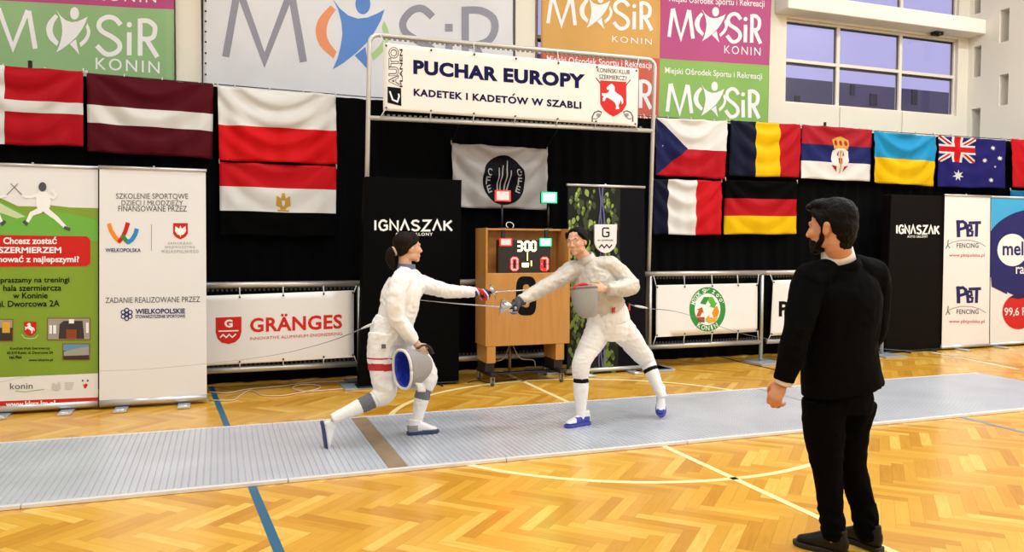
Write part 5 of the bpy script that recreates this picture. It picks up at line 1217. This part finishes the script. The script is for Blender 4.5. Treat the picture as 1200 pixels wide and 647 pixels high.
def sabre(label, grip, tip, up, m_guard, grip_len=.12):
    """blade from the guard to the tip; guard cup closes round the knuckles on the `up` side"""
    g, t = Vector(grip), Vector(tip); d = (t-g).normalized(); up = Vector(up); up = (up-d*up.dot(d)).normalized(); s = d.cross(up)
    root = empty('sabre', g, label, 'sabre', 'sabres of the two fencers')
    bm = bmesh.new(); mid = g.lerp(t, .5)-up*.012; tube(bm, [g+d*.01, mid, t], [(.0045, .006), (.0032, .0045), (.0018, .002)], 8, n=8, ref=up); finish('blade', bm, mat('steel_blade', '#c9c9cb', .25, metal=.85), root)
    bm = bmesh.new(); tube(bm, [g+d*.005, g-d*grip_len*.5+up*.004, g-d*grip_len], [(.010, .012), (.012, .014), (.009, .011)], 10, n=4, ref=up); finish('grip', bm, M_blackplastic, root)
    bm = bmesh.new(); ell(bm, g-d*(grip_len+.012), (.012, .012, .014), None, 12, 8); finish('pommel', bm, M_tube, root)
    bm = bmesh.new(); rows = []
    for i in range(9):                                # cup: part of an egg round the hand, bow reaching back to the pommel
        v = i/8; row = []
        for j in range(15):
            u = j/14*2-1; back = grip_len*.98*v**1.5; wd = .066*(1-v)**.55+.008; h = .078*math.sin(min(1, .12+v*1.15)*math.pi/2)*(1-.88*max(0, v-.45)/.55*.0)
            row.append(bm.verts.new(g+d*(.006-back)+up*(h*math.cos(u*1.25*(1-.55*v))-.012*(1-v))+s*(wd*math.sin(u*1.25))))
        rows.append(row)
    for a, b in zip(rows, rows[1:]):
        for j in range(14): bm.faces.new((a[j], a[j+1], b[j+1], b[j]))
    c = [bm.verts.new(g+d*.008+up*(-.03)+s*.03*k) for k in (-1, 1)]
    o = finish('guard', bm, m_guard, root, smooth=True); k_ = o.modifiers.new('thickness', 'SOLIDIFY'); k_.thickness = .0025
    return root
WHT = mat('white_fencing_cloth', '#ebe9e8', .75, spec=.2, bump=(120, .06)); LAME = mat('silver_lame_cloth', '#c9c3b9', .5, spec=.35, metal=.15, bump=(140, .10)); SOCK = mat('white_sock_knit', '#ecebea', .8, spec=.2); GREYB = mat('grey_sock_band', '#6b6f76', .8, spec=.2); BLKB = mat('black_sock_band', '#141416', .8, spec=.1)
COLB = mat('blue_grey_lining', '#5b647c', .8); REDS = mat('red_cloth_stripe', '#b5202b', .7)
MESHG = mat('grey_wire_mesh', '#a3a19f', .5, metal=.25, bump=(320, .6)); PADB = mat('blue_padding', '#1735b8', .6, var=(30, .35), bump=(45, .5)); PADR = mat('red_padding', '#d8232e', .6); TRIMW = mat('white_mask_trim', '#d9d7d3', .5); TRIMG = mat('grey_mask_trim', '#77777a', .5); STEELG = mat('polished_guard', '#c6c8cc', .22, metal=.85)
NAVYS = mat('navy_shoe_sole', '#27305e', .5); SHW = mat('white_shoe_leather', '#e2e1e3', .5); SHG = mat('grey_shoe_panel', '#8e9096', .5); SHB = mat('blue_shoe_mesh', '#3a3fa2', .5); LACE = mat('white_lace', '#eceae6', .7)

def left_fencer():
    R_sh, R_el, R_wr = P3(468, 333, 5.93), P3(465, 373, 5.87), P3(487, 402, 5.86)
    L_sh, L_el, L_wr = P3(488, 331, 6.22), P3(526, 341.5, 6.26), P3(557, 342, 6.24)
    C = P3(478.5, 290.5, 6.08); nb = P3(475, 318, 6.08); F = (1, .10, .02)
    up_, ch, wa, pe = P3(476, 328, 6.08), P3(470, 347, 6.07), P3(464, 374, 6.07), P3(459, 391, 6.07)
    R_hp, R_kn, R_an = P3(449, 398, 5.99), P3(452, 459, 5.96), P3(392.5, 490, 5.95)
    L_hp, L_kn, L_an = P3(470, 397, 6.16), P3(500, 437, 6.19), P3(487, 500, 6.16)
    root = empty('person', (ch.x, 6.05, ZP), 'person in white fencing kit with dark ponytail facing right, left arm stretched out', 'person', 'fencers on the piste')
    bm = bmesh.new(); W, B = head(bm, C, F, 1.0, neck_to=nb, neck_r=.050)
    tube(bm, [pe, wa, ch, up_, nb], [(.13, .09), (.115, .085), (.12, .095), (.09, .07), (.055, .055)], 20, ref=(0, 1, 0), n=4, caps='round')
    tube(bm, [up_, R_sh, R_el, R_wr], [.03, .036, .034, .022], 14, n=5, caps='round'); tube(bm, [up_, L_sh, L_el, L_wr], [.03, .036, .034, .022], 14, n=5, caps='round')
    tube(bm, [pe, R_hp, R_kn, R_an], [.08, .075, .045, .030], 16, n=5, caps='round'); tube(bm, [pe, L_hp, L_kn, L_an], [.08, .075, .045, .030], 16, n=5, caps='round')
    hand(bm, R_wr+Vector((.012, -.004, -.012)), (.55, -.10, -.75), (.1, -.99, .1), (.75, .05, .55), (.75, .9, .6), .96)
    hand(bm, L_wr, (1, 0, -.03), (0, .3, 1), (0, -1, .2), (1.0, 1.1, .7), 1.0)
    solid('body', bm, .0045, [SKIN2], root, 3)
    face_bits(root, W, B, 1.0, HAIR_B)
    # hair pulled back into a tail
    bm = bmesh.new(); ell(bm, W(0, -.030, .040), (.081, .096, .088), B); ell(bm, W(0, -.055, .005), (.074, .066, .075), B); ell(bm, W(0, .030, .085), (.060, .048, .036), B)
    for sx in (-1, 1): tube(bm, [W(sx*.060, .052, .070), W(sx*.072, .030, .045), W(sx*.074, .006, .028), W(sx*.070, -.03, .0)], [.018, .018, .016, .02], 10, n=4, caps='round')
    solid('hair', bm, .006, [HAIR_B], root, 3, wrinkle(.004, (40, 40, 12), 2))
    bm = bmesh.new(); tube(bm, [W(0, -.105, -.018), W(0, -.135, -.030), W(.0, -.150, -.070), W(0, -.140, -.125), W(0, -.120, -.165)], [.024, .038, .036, .028, .010], 14, n=5, caps='round'); solid('ponytail', bm, .006, [HAIR_B], root, 2, wrinkle(.005, (45, 45, 9), 5))
    bm = bmesh.new(); q = Vector(W(0, -.116, -.024)); ax = (Vector(W(0, -.135, -.03))-Vector(W(0, -.10, -.016))).normalized(); e1 = ax.cross(Vector((0, 1, 0))).normalized(); e2 = ax.cross(e1)
    tube(bm, [q+e1*.030*math.cos(t)+e2*.030*math.sin(t) for t in [2*math.pi*i/20 for i in range(21)]], .0095, 8); finish('hair_tie', bm, mat('pale_hair_tie', '#c9b8a6', .7), root)
    # jacket
    bm = bmesh.new()
    tube(bm, [P3(461, 386, 6.07), wa, P3(468, 358, 6.07), ch, P3(474, 335, 6.08), up_, P3(476.5, 316, 6.08)], [(.165, .145), (.160, .138), (.168, .148), (.172, .150), (.155, .138), (.125, .112), (.072, .072)], 24, ref=(0, 1, 0), n=4, caps='flat')
    tube(bm, [P3(474, 321, 6.05), P3(469, 330, 5.95)], [.062, .078], 16, n=1, caps='round'); tube(bm, [P3(479, 321, 6.12), P3(486, 329, 6.20)], [.062, .076], 16, caps='round'); ell(bm, P3(484, 336, 6.12), (.09, .12, .10))
    tube(bm, [P3(474, 328, 6.0), R_sh, P3(463, 352, 5.88), R_el, P3(477, 389, 5.86), R_wr+(R_wr-R_el)*-.04], [.074, .078, .070, .064, .056, .043], 18, n=5, caps='flat')
    tube(bm, [P3(480, 330, 6.14), L_sh, P3(508, 337, 6.25), L_el, P3(542, 342, 6.25), P3(556, 342.3, 6.24)], [.074, .074, .062, .056, .047, .038], 18, n=5, caps='flat')
    solid('jacket', bm, .0065, [WHT], root, 3, wrinkle(.010, (13, 13, 10), 1.3))
    bm = bmesh.new(); tube(bm, [P3(476, 320, 6.08), P3(476.5, 309.5, 6.08)], [(.074, .074), (.062, .064)], 20, ref=(0, 1, 0), caps='none'); o = finish('collar', bm, [COLB], root, smooth=True); k_ = o.modifiers.new('cloth', 'SOLIDIFY'); k_.thickness = .008; k_.offset = 0
    # breeches
    bm = bmesh.new()
    tube(bm, [P3(463, 377, 6.07), P3(459, 388, 6.07), P3(458, 402, 6.07)], [(.158, .150), (.17, .165), (.155, .155)], 22, ref=(0, 1, 0), n=4, caps='flat')
    tube(bm, [P3(450, 392, 6.0), P3(446, 420, 5.985), P3(449, 445, 5.965), R_kn, P3(440, 467.5, 5.955)], [.118, .100, .088, .082, .064], 20, n=5, caps='flat')
    tube(bm, [P3(464, 394, 6.14), P3(481, 413, 6.18), P3(497, 432, 6.19), P3(500, 446, 6.185), P3(497, 455, 6.18)], [.125, .108, .092, .084, .066], 20, n=5, caps='flat')
    def pick(c):
        # red band round the near thigh, narrow red line above it
        if c.y < 6.10:
            v = c-P3(446.5, 430, 5.98); ax = (P3(448, 460, 5.965)-P3(450, 392, 6.0)).normalized(); h = v.dot(ax)
            if (v-ax*h).length < .125 and (abs(h) < .027 or abs(h+.066) < .005): return 1
        return 0
    solid('breeches', bm, .006, [WHT, REDS], root, 3, wrinkle(.008, (12, 12, 12), 4.4), pick)
    for kn, an, yk in ((P3(443, 466, 5.957), R_an, 0), (P3(498, 450, 6.182), L_an, 1)):
        a = kn.lerp(an, .02); bm = bmesh.new(); tube(bm, [a, a.lerp(an, .3), a.lerp(an, .7), an+(an-a).normalized()*.02], [.060, .061, .048, .042], 18, n=4, caps='flat')
        ax = (an-a).normalized(); L0 = (an-a).length
        solid('sock', bm, .006, [SOCK, GREYB], root, 2, wrinkle(.003, (20, 20, 20), 3), lambda c, a=a, ax=ax, L0=L0, y=yk: 1 if (.10 if y == 0 else .06) < (c-a).dot(ax)/L0 < (.40 if y == 0 else .34) else 0)
    acc = lambda t, s, u: 1 if (t < .30 and u > .12 and u < .30) or (t > .45 and u < .14) else 0
    he = P3(477, 507.5, 6.13); he.z = ZP+.002; r_ = empty_part(root, 'shoe', he); shoe(r_, he, (1, .03, 0), (0, 0, 1), .265, [SHW, SHG], NAVYS, LACE, accents=acc)
    he = P3(375.5, 494, 5.955); to = P3(381, 529, 5.955); r_ = empty_part(root, 'shoe', he); shoe(r_, he, to-he, (1, .05, .1), (to-he).length*1.02, [SHW, SHW], NAVYS, LACE)
    # glove on the leading hand
    bm = bmesh.new(); hand(bm, L_wr, (1, 0, -.03), (0, .3, 1), (0, -1, .2), (1.0, 1.1, .7), 1.0, grow=.007); tube(bm, [P3(553.5, 342, 6.24), P3(561, 342.4, 6.24)], [.043, .036], 16, ref=(0, 0, 1), caps='flat')
    def gp(c):
        h = math.sin(c.x*55+c.z*30); return 1 if h > .45 else (2 if h < -.35 else 0)
    solid('glove', bm, .0045, [SHW, mat('glove_red', '#c02534', .6), mat('glove_navy', '#27356f', .6)], root, 2, None, gp)
    # small dark badge on the hip
    bm = bmesh.new(); c = P3(449.5, 406, 5.862); obox(bm, c, (1, 0, 0), (0, 0, 1), (0, 1, 0), .016, .016, .004); finish('badge', bm, mat('badge_ink', '#55565c', .6), root)
    mk = pole_mask('fencing mask with a blue padded inside and grey mesh, held at the hip', P3(471.5, 433, 5.75), (.92, .38, .06), (.10, .05, 1), .265, .150, .118, PADB, MESHG, TRIMW, (mat('white_bib_cloth', '#cfcdca', .7), .07), (mat('black_mask_strap', '#18181a', .6), [P3(490, 408, 5.74), P3(497, 404.5, 5.78), P3(503, 407, 5.83), P3(507, 414, 5.87)], [(.016, .008)]*4), 1.0)
    sabre('sabre of the fencer facing right, blade pointing right past the scoreboard 0', P3(577.5, 342.5, 6.24), P3(660, 335.5, 6.62), (.15, -.75, .4), STEELG, .10)
    return root
def empty_part(root, name, loc):
    o = bpy.data.objects.new(name, None); COL.objects.link(o); o.parent = root; o.matrix_parent_inverse = inv_world(root); o.location = loc; o.empty_display_size = .05; return o
left_fencer()

def right_fencer():
    R_sh, R_el, R_wr = P3(672, 317, 6.14), P3(637, 337.5, 6.10), P3(609, 353.5, 6.04)
    L_sh, L_el, L_wr = P3(714, 312, 5.99), P3(739, 335.5, 5.88), P3(709, 338.5, 5.80)
    C = P3(676.5, 283.5, 6.06); nb = P3(689, 307, 6.07); F = Vector((-.80, -.60, -.06)); U = Vector((-.14, 0, 1))
    up_, ch, wa, pe = P3(693, 318, 6.06), P3(699, 337, 6.06), P3(708, 360, 6.06), P3(714, 378, 6.06); RV = Vector((-.85, .53, 0))
    R_hp, R_kn, R_an = P3(701, 384, 6.10), P3(681, 428, 5.98), P3(680.5, 487, 5.98)
    toe_ = gnd(775, 491.5, ZP); hl_ = toe_+Vector((.09, .155, .172)); dd_ = (toe_-hl_).normalized(); uu_ = Vector((-.34, -.59, .73)); L_hp, L_kn, L_an = P3(727, 382, 6.05), P3(756, 420, 6.17), hl_+dd_*.06+uu_*.10
    root = empty('person', (pe.x, 6.05, ZP), 'person in a grey-silver fencing jacket and white breeches facing left, right arm stretched out', 'person', 'fencers on the piste')
    bm = bmesh.new(); W, B = head(bm, C, F, 1.0, U, neck_to=nb, neck_r=.054)
    tube(bm, [pe, wa, ch, up_, nb], [(.14, .095), (.13, .095), (.15, .105), (.14, .09), (.06, .06)], 20, ref=RV, n=4, caps='round')
    tube(bm, [up_, R_sh, R_el, R_wr], [.03, .042, .036, .024], 14, n=5, caps='round'); tube(bm, [up_, L_sh, L_el, L_wr], [.03, .042, .036, .024], 14, n=5, caps='round')
    tube(bm, [pe, R_hp, R_kn, R_an], [.085, .08, .048, .032], 16, n=5, caps='round'); tube(bm, [pe, L_hp, L_kn, L_an], [.085, .08, .048, .032], 16, n=5, caps='round')
    hand(bm, L_wr, (-1, -.05, .12), (.1, -.85, .35), (-.2, .1, 1), (.55, .7, .5), .96)
    hand(bm, R_wr, (-.92, -.12, -.36), (-.3, .1, .9), (.0, -1, .1), (1.0, 1.1, .7), 1.0)
    solid('body', bm, .0045, [SKIN2], root, 3)
    face_bits(root, W, B, 1.0, HAIR_K)
    bm = bmesh.new(); ell(bm, W(0, -.032, .040), (.083, .095, .088), B); ell(bm, W(0, -.058, .0), (.076, .064, .072), B); ell(bm, W(0, .014, .088), (.062, .050, .033), B); ell(bm, W(0, -.125, .055), (.040, .038, .040), B)
    for sx in (-1, 1): tube(bm, [W(sx*.060, .054, .072), W(sx*.073, .028, .045), W(sx*.076, .004, .028), W(sx*.070, -.03, .0)], [.018, .018, .016, .02], 10, n=4, caps='round')
    solid('hair', bm, .006, [HAIR_K], root, 3, wrinkle(.004, (40, 40, 14), 7))
    # silver over-jacket with long sleeves and stand-up collar
    bm = bmesh.new()
    tube(bm, [P3(712, 366, 6.06), wa, P3(703, 347, 6.06), ch, P3(696, 326, 6.06), up_, P3(690, 309.5, 6.065)], [(.178, .140), (.178, .140), (.185, .148), (.190, .150), (.178, .138), (.135, .108), (.080, .074)], 26, ref=RV, n=4, caps='flat')
    tube(bm, [P3(686, 313, 6.09), P3(674, 317, 6.13)], [.07, .082], 16, caps='round'); tube(bm, [P3(694, 312, 6.04), P3(712, 312, 6.0)], [.07, .084], 16, caps='round')
    tube(bm, [P3(684, 320, 6.12), R_sh, P3(655, 327, 6.12), R_el, P3(622, 346, 6.07), P3(610, 353, 6.04)], [.082, .084, .070, .062, .053, .045], 18, n=5, caps='flat')
    tube(bm, [P3(706, 317, 6.02), L_sh, P3(728, 323, 5.94), L_el, P3(723, 338, 5.83), P3(711, 338.5, 5.80)], [.085, .088, .080, .076, .062, .046], 18, n=5, caps='flat')
    solid('over_jacket', bm, .0065, [LAME], root, 3, wrinkle(.011, (13, 13, 11), 2.1))
    bm = bmesh.new(); tube(bm, [P3(691, 311, 6.065), P3(685.5, 299.5, 6.063)], [(.078, .072), (.066, .064)], 20, ref=RV, caps='none'); o = finish('collar', bm, LAME, root, smooth=True); k_ = o.modifiers.new('cloth', 'SOLIDIFY'); k_.thickness = .009; k_.offset = 0
    # white jacket below, running down to a point between the thighs
    bm = bmesh.new()
    tube(bm, [P3(710, 362, 6.06), P3(712.5, 371, 6.06), P3(714, 378, 6.06)], [(.172, .140), (.182, .152), (.180, .150)], 24, ref=RV, n=3, caps='flat')
    tube(bm, [P3(712, 372, 5.99), P3(712.5, 382, 5.965), P3(713, 390, 5.985)], [(.085, .05), (.055, .045), (.02, .03)], 14, ref=RV, n=3, caps='round')
    solid('jacket', bm, .0065, [WHT], root, 3, wrinkle(.007, (13, 13, 9), 8))
    bm = bmesh.new()
    tube(bm, [P3(712, 372, 6.06), P3(714, 384, 6.06), P3(713, 396, 6.07)], [(.165, .140), (.175, .150), (.15, .135)], 22, ref=RV, n=4, caps='flat')
    tube(bm, [P3(703, 382, 6.09), P3(696, 398, 6.06), P3(686, 415, 6.0), R_kn, P3(680.5, 443, 5.978)], [.115, .104, .085, .076, .062], 20, n=5, caps='flat')
    tube(bm, [P3(725, 382, 6.04), P3(738, 397, 6.09), P3(749, 412, 6.13), L_kn, P3(762, 431, 6.20)], [.115, .104, .088, .078, .062], 20, n=5, caps='flat')
    solid('breeches', bm, .006, [WHT], root, 3, wrinkle(.007, (9, 9, 15), 9.4))
    for kn, an in ((P3(681, 440, 5.98), R_an), (P3(757.5, 422, 6.175), L_an)):
        a = kn; ax = (an-a).normalized(); L0 = (an-a).length; bm = bmesh.new(); tube(bm, [a, a.lerp(an, .3), a.lerp(an, .7), an+ax*.03], [.060, .064, .049, .039], 18, n=4, caps='flat')
        solid('sock', bm, .006, [SOCK, BLKB], root, 2, wrinkle(.003, (20, 20, 20), 3), lambda c, a=a, ax=ax, L0=L0: 1 if (.07 if an is R_an else .24) < (c-a).dot(ax)/L0 < (.165 if an is R_an else .34) else 0)
    acc = lambda t, s, u: 1 if (u < .30 and .08 < t < .62) or u < .13 else 0
    he = P3(691, 502, 5.99); he.z = ZP+.002; r_ = empty_part(root, 'shoe', he); shoe(r_, he, (-.97, -.22, 0), (0, 0, 1), .262, [SHW, SHB], SHB, LACE, accents=acc)
    r_ = empty_part(root, 'shoe', hl_); shoe(r_, toe_-dd_*.285+Vector((0, 0, .012)), dd_, uu_, .285, [SHW, SHB], SHB, LACE, accents=lambda t, s, u: 1 if t > .80 and u < .2 else 0)
    bm = bmesh.new(); hand(bm, R_wr, (-.92, -.12, -.36), (-.3, .1, .9), (.0, -1, .1), (1.0, 1.1, .7), 1.0, grow=.007); tube(bm, [P3(613, 351.5, 6.045), P3(603, 356, 6.03)], [.048, .038], 16, ref=(0, 0, 1), caps='flat')
    GK = mat('glove_charcoal', '#3b3a3d', .7)
    solid('glove', bm, .0045, [GK, SHW, mat('glove_blue', '#2c62b4', .6)], root, 2, None, lambda c, q=Vector(P3(600, 361, 6.0)): 0 if c.x > q.x-.005 and c.z > q.z-.03 else (2 if c.z < q.z-.035 else 1))
    bm = bmesh.new(); c = P3(720.5, 363, 5.905); obox(bm, c, (1, .35, .15), (0, 0, 1), (-.35, 1, 0), .034, .021, .004); o = finish('badge', bm, REDS, root)
    bm = bmesh.new(); c = P3(737.5, 360, 5.99); obox(bm, c, (1, .9, 0), (0, 0, 1), (-.9, 1, 0), .012, .03, .004); finish('badge', bm, REDS, root)
    mk = pole_mask('grey mesh fencing mask with red padding, held against the belly', P3(684, 337.5, 5.78), (.03, -.16, -1), (-.10, -1, .16), .245, .085, .108, PADR, MESHG, TRIMG, None, (PADR, [P3(673, 338, 5.74), P3(678, 334.5, 5.73), P3(685, 333.5, 5.73), P3(692, 337, 5.75)], [(.016, .010)]*4))
    sabre('sabre of the fencer facing left, blade crossing in front of the black stand', P3(587, 359.8, 6.0), P3(489, 351.5, 6.42), (-.35, -.8, .3), STEELG, .11)
    return root
right_fencer()

def suited_man():
    Y0 = gnd(977, 650).y
    Q = lambda x, y, d=0.0: P3(x, y, Y0+d)
    C = Q(973, 267.5); nb = Q(984, 303, .0); F = Vector((-.47, .88, -.04))
    L_sh, L_el, L_wr = Q(949, 330, .02), Q(933, 392, -.03), Q(918, 447, .0)
    R_sh, R_el, R_wr = Q(1022, 325, .02), Q(1021, 390, .03), Q(1000, 400, .26)
    up_, ch, wa, pe = Q(986, 322), Q(987, 350), Q(985, 405), Q(984, 448); RV = Vector((1, -.10, 0))
    L_hp, L_kn, L_an = Q(966, 468), Q(969, 548, .02), Q(977, 632, .0)
    R_hp, R_kn, R_an = Q(1004, 468), Q(998, 546, .04), Q(1018, 630, .0)
    root = empty('person', (pe.x, Y0, 0), 'person in a black suit seen from behind, short black hair and beard, watching the fencers', 'person')
    bm = bmesh.new(); W, B = head(bm, C, F, 1.05, neck_to=nb, neck_r=.060)
    tube(bm, [pe, wa, ch, up_, nb], [(.12, .08), (.12, .085), (.15, .10), (.11, .08), (.060, .060)], 20, ref=RV, n=4, caps='round')
    tube(bm, [up_, L_sh, L_el, L_wr], [.04, .05, .038, .025], 14, n=5, caps='round'); tube(bm, [up_, R_sh, R_el, R_wr], [.04, .05, .038, .025], 14, n=5, caps='round')
    tube(bm, [pe, L_hp, L_kn, L_an], [.06, .07, .05, .034], 16, n=5, caps='round'); tube(bm, [pe, R_hp, R_kn, R_an], [.06, .07, .05, .034], 16, n=5, caps='round')
    hand(bm, L_wr+Vector((-.005, 0, -.005)), (-.42, .16, -.9), (-.9, -.35, .35), (.1, 1, .1), (.65, .8, .6), 1.0)
    hand(bm, R_wr, (-.9, .2, .15), (.1, .9, .3), (0, .2, 1), (.6, .8, .5), 1.0)
    solid('body', bm, .0045, [SKIN], root, 3)
    face_bits(root, W, B, 1.05, HAIR_K)
    s = 1.05
    bm = bmesh.new(); E = lambda c, r: ell(bm, W(*c), tuple(v*s for v in r), B)
    E((0, -.030, .052), (.084, .098, .092)); E((0, -.060, .010), (.078, .064, .075)); E((0, -.068, -.035), (.066, .046, .050)); E((0, -.058, -.078), (.054, .036, .040)); E((0, .035, .108), (.064, .060, .032)); E((-.015, .078, .100), (.042, .026, .020)); E((.02, .074, .102), (.040, .024, .020))
    for sx in (-1, 1): tube(bm, [W(sx*.064, .050, .075), W(sx*.075, .024, .048), W(sx*.077, .010, .010), W(sx*.071, .014, -.03)], [.018*s, .018*s, .010*s, .006*s], 10, n=4, caps='round')
    solid('hair', bm, .005, [HAIR_K], root, 3, lambda c: .004*noise.noise(c*34)+.003*noise.noise(c*80))
    bm = bmesh.new(); E((0, .040, -.072), (.053, .058, .040)); E((0, .070, -.098), (.027, .024, .022))
    for sx in (-1, 1): tube(bm, [W(sx*.071, .014, -.025), W(sx*.062, .022, -.060), W(sx*.040, .052, -.088)], [.008*s, .014*s, .014*s], 10, n=4, caps='round')
    tube(bm, [W(-.026, .082, -.050), W(0, .093, -.048), W(.026, .082, -.050)], .006*s, 8, n=3, caps='round')
    solid('beard', bm, .004, [HAIR_K], root, 2, wrinkle(.003, (60, 60, 40), 1))
    SUIT = mat('black_suit_cloth', '#050506', .9, spec=.06, bump=(90, .04)); TRS = mat('black_trouser_cloth', '#040405', .9, spec=.05)
    bm = bmesh.new()
    tube(bm, [Q(988, 456), Q(986, 436), wa, Q(987, 375), ch, Q(987, 334), up_, Q(985, 306)], [(.216, .150), (.208, .150), (.186, .135), (.196, .142), (.205, .145), (.180, .125), (.125, .10), (.074, .078)], 26, ref=RV, n=4, caps='flat')
    tube(bm, [Q(978, 315), Q(965, 320), Q(949, 329, .01)], [.058, .068, .084], 16, n=3, caps='round'); tube(bm, [Q(990, 313), Q(1005, 316), Q(1021, 324, .01)], [.064, .074, .088], 16, n=3, caps='round')
    tube(bm, [Q(966, 325), L_sh, Q(941, 358, -.01), L_el, Q(925, 425, -.02), Q(918.5, 446, -.005)], [.082, .086, .076, .066, .058, .050], 18, n=5, caps='flat')
    tube(bm, [Q(1006, 322), R_sh, Q(1025, 356, .03), R_el, Q(1010, 397, .15), Q(1002, 399.5, .24)], [.082, .086, .076, .068, .058, .048], 18, n=5, caps='flat')
    solid('suit_jacket', bm, .007, [SUIT], root, 3, wrinkle(.007, (8, 8, 7), 3.3))
    bm = bmesh.new(); tube(bm, [Q(983.5, 311), Q(980.5, 292)], [(.080, .082), (.070, .074)], 22, ref=RV, caps='none'); o = finish('shirt_collar', bm, mat('white_shirt_cotton', '#dcdad6', .7), root, smooth=True); k_ = o.modifiers.new('cloth', 'SOLIDIFY'); k_.thickness = .006; k_.offset = 0
    bm = bmesh.new(); tube(bm, [Q(986, 314), Q(984, 304.5, -.004)], [(.092, .094), (.083, .086)], 22, ref=RV, caps='none'); o = finish('lapel_collar', bm, SUIT, root, smooth=True); k_ = o.modifiers.new('cloth', 'SOLIDIFY'); k_.thickness = .008; k_.offset = 0
    bm = bmesh.new(); tube(bm, [Q(919.2, 444.5, -.006), Q(917.2, 450, .0)], [.043, .042], 16, caps='none'); o = finish('shirt_cuff', bm, mat('white_shirt_cotton', '#dcdad6', .7), root, smooth=True); k_ = o.modifiers.new('cloth', 'SOLIDIFY'); k_.thickness = .004
    bm = bmesh.new()
    tube(bm, [Q(984, 440), Q(984, 462), Q(984, 482)], [(.165, .12), (.172, .125), (.170, .125)], 24, ref=RV, n=4, caps='flat')
    tube(bm, [Q(966, 468), Q(966, 505, .01), L_kn, Q(973, 590, .01), Q(977, 631, .0)], [.105, .098, .074, .060, .056], 20, n=5, caps='flat')
    tube(bm, [Q(1002, 468), Q(995, 505, .03), R_kn, Q(1010, 590, .02), Q(1018, 630, .0)], [.105, .094, .074, .062, .058], 20, n=5, caps='flat')
    solid('trousers', bm, .007, [TRS], root, 3, lambda c: wrinkle(.007, (9, 9, 9), 6)(c)+(.005*math.sin(c.z*70+9*noise.noise(c*9)) if c.z < .24 else 0))
    BS = mat('black_shoe_leather', '#0c0a0e', .45, spec=.25); BSO = mat('black_shoe_sole', '#0c0b0c', .6)
    for an, D in ((L_an, (-.42, .90, 0)), (R_an, (-.15, .98, 0))):
        D = Vector(D).normalized(); he = Vector((an.x, an.y, .002))-D*.075; r_ = empty_part(root, 'shoe', he); shoe(r_, he, D, (0, 0, 1), .285, [BS], BSO, mat('black_lace', '#0c0c0d', .7))
suited_man()

# body wires clipped to the fencers' backs
def wire(label, P, rr, clip):
    root = empty('body_wire', P[0], label, 'cable', 'body wires of the fencers')
    bm = bmesh.new(); tube(bm, P, rr, 6, n=6); finish('wire', bm, mat('grey_wire', '#6f6f72', .5), root)
    a, b = clip; bm = bmesh.new(); tube(bm, [a, a.lerp(b, .5), b], [.007, .011, .006], 10, n=3, caps='round'); finish('clip', bm, mat('pale_plastic_clip', '#cfcfcd', .45), root)
wire('thin wire running left from the back of the fencer facing right', [P3(443, 376, 6.03), P3(420, 387, 6.02), P3(380, 402, 6.0), P3(310, 418, 6.0), P3(180, 432, 6.0), P3(40, 440, 6.0), P3(-80, 470, 6.0)], [.0045, .0045, .0025, .0013, .0008, .0008, .0008], (P3(441, 378, 6.03), P3(424, 385, 6.02)))
wire('thin wire running right from the back of the fencer facing left', [P3(738, 357, 6.2), P3(760, 361.5, 6.2), P3(800, 367, 6.25), P3(870, 391, 6.3), P3(940, 402, 6.3), P3(1100, 415, 6.3), P3(1250, 440, 6.3)], [.004, .004, .0022, .002, .0018, .0018, .0018], (P3(744, 358.5, 6.2), P3(758, 361, 6.2)))
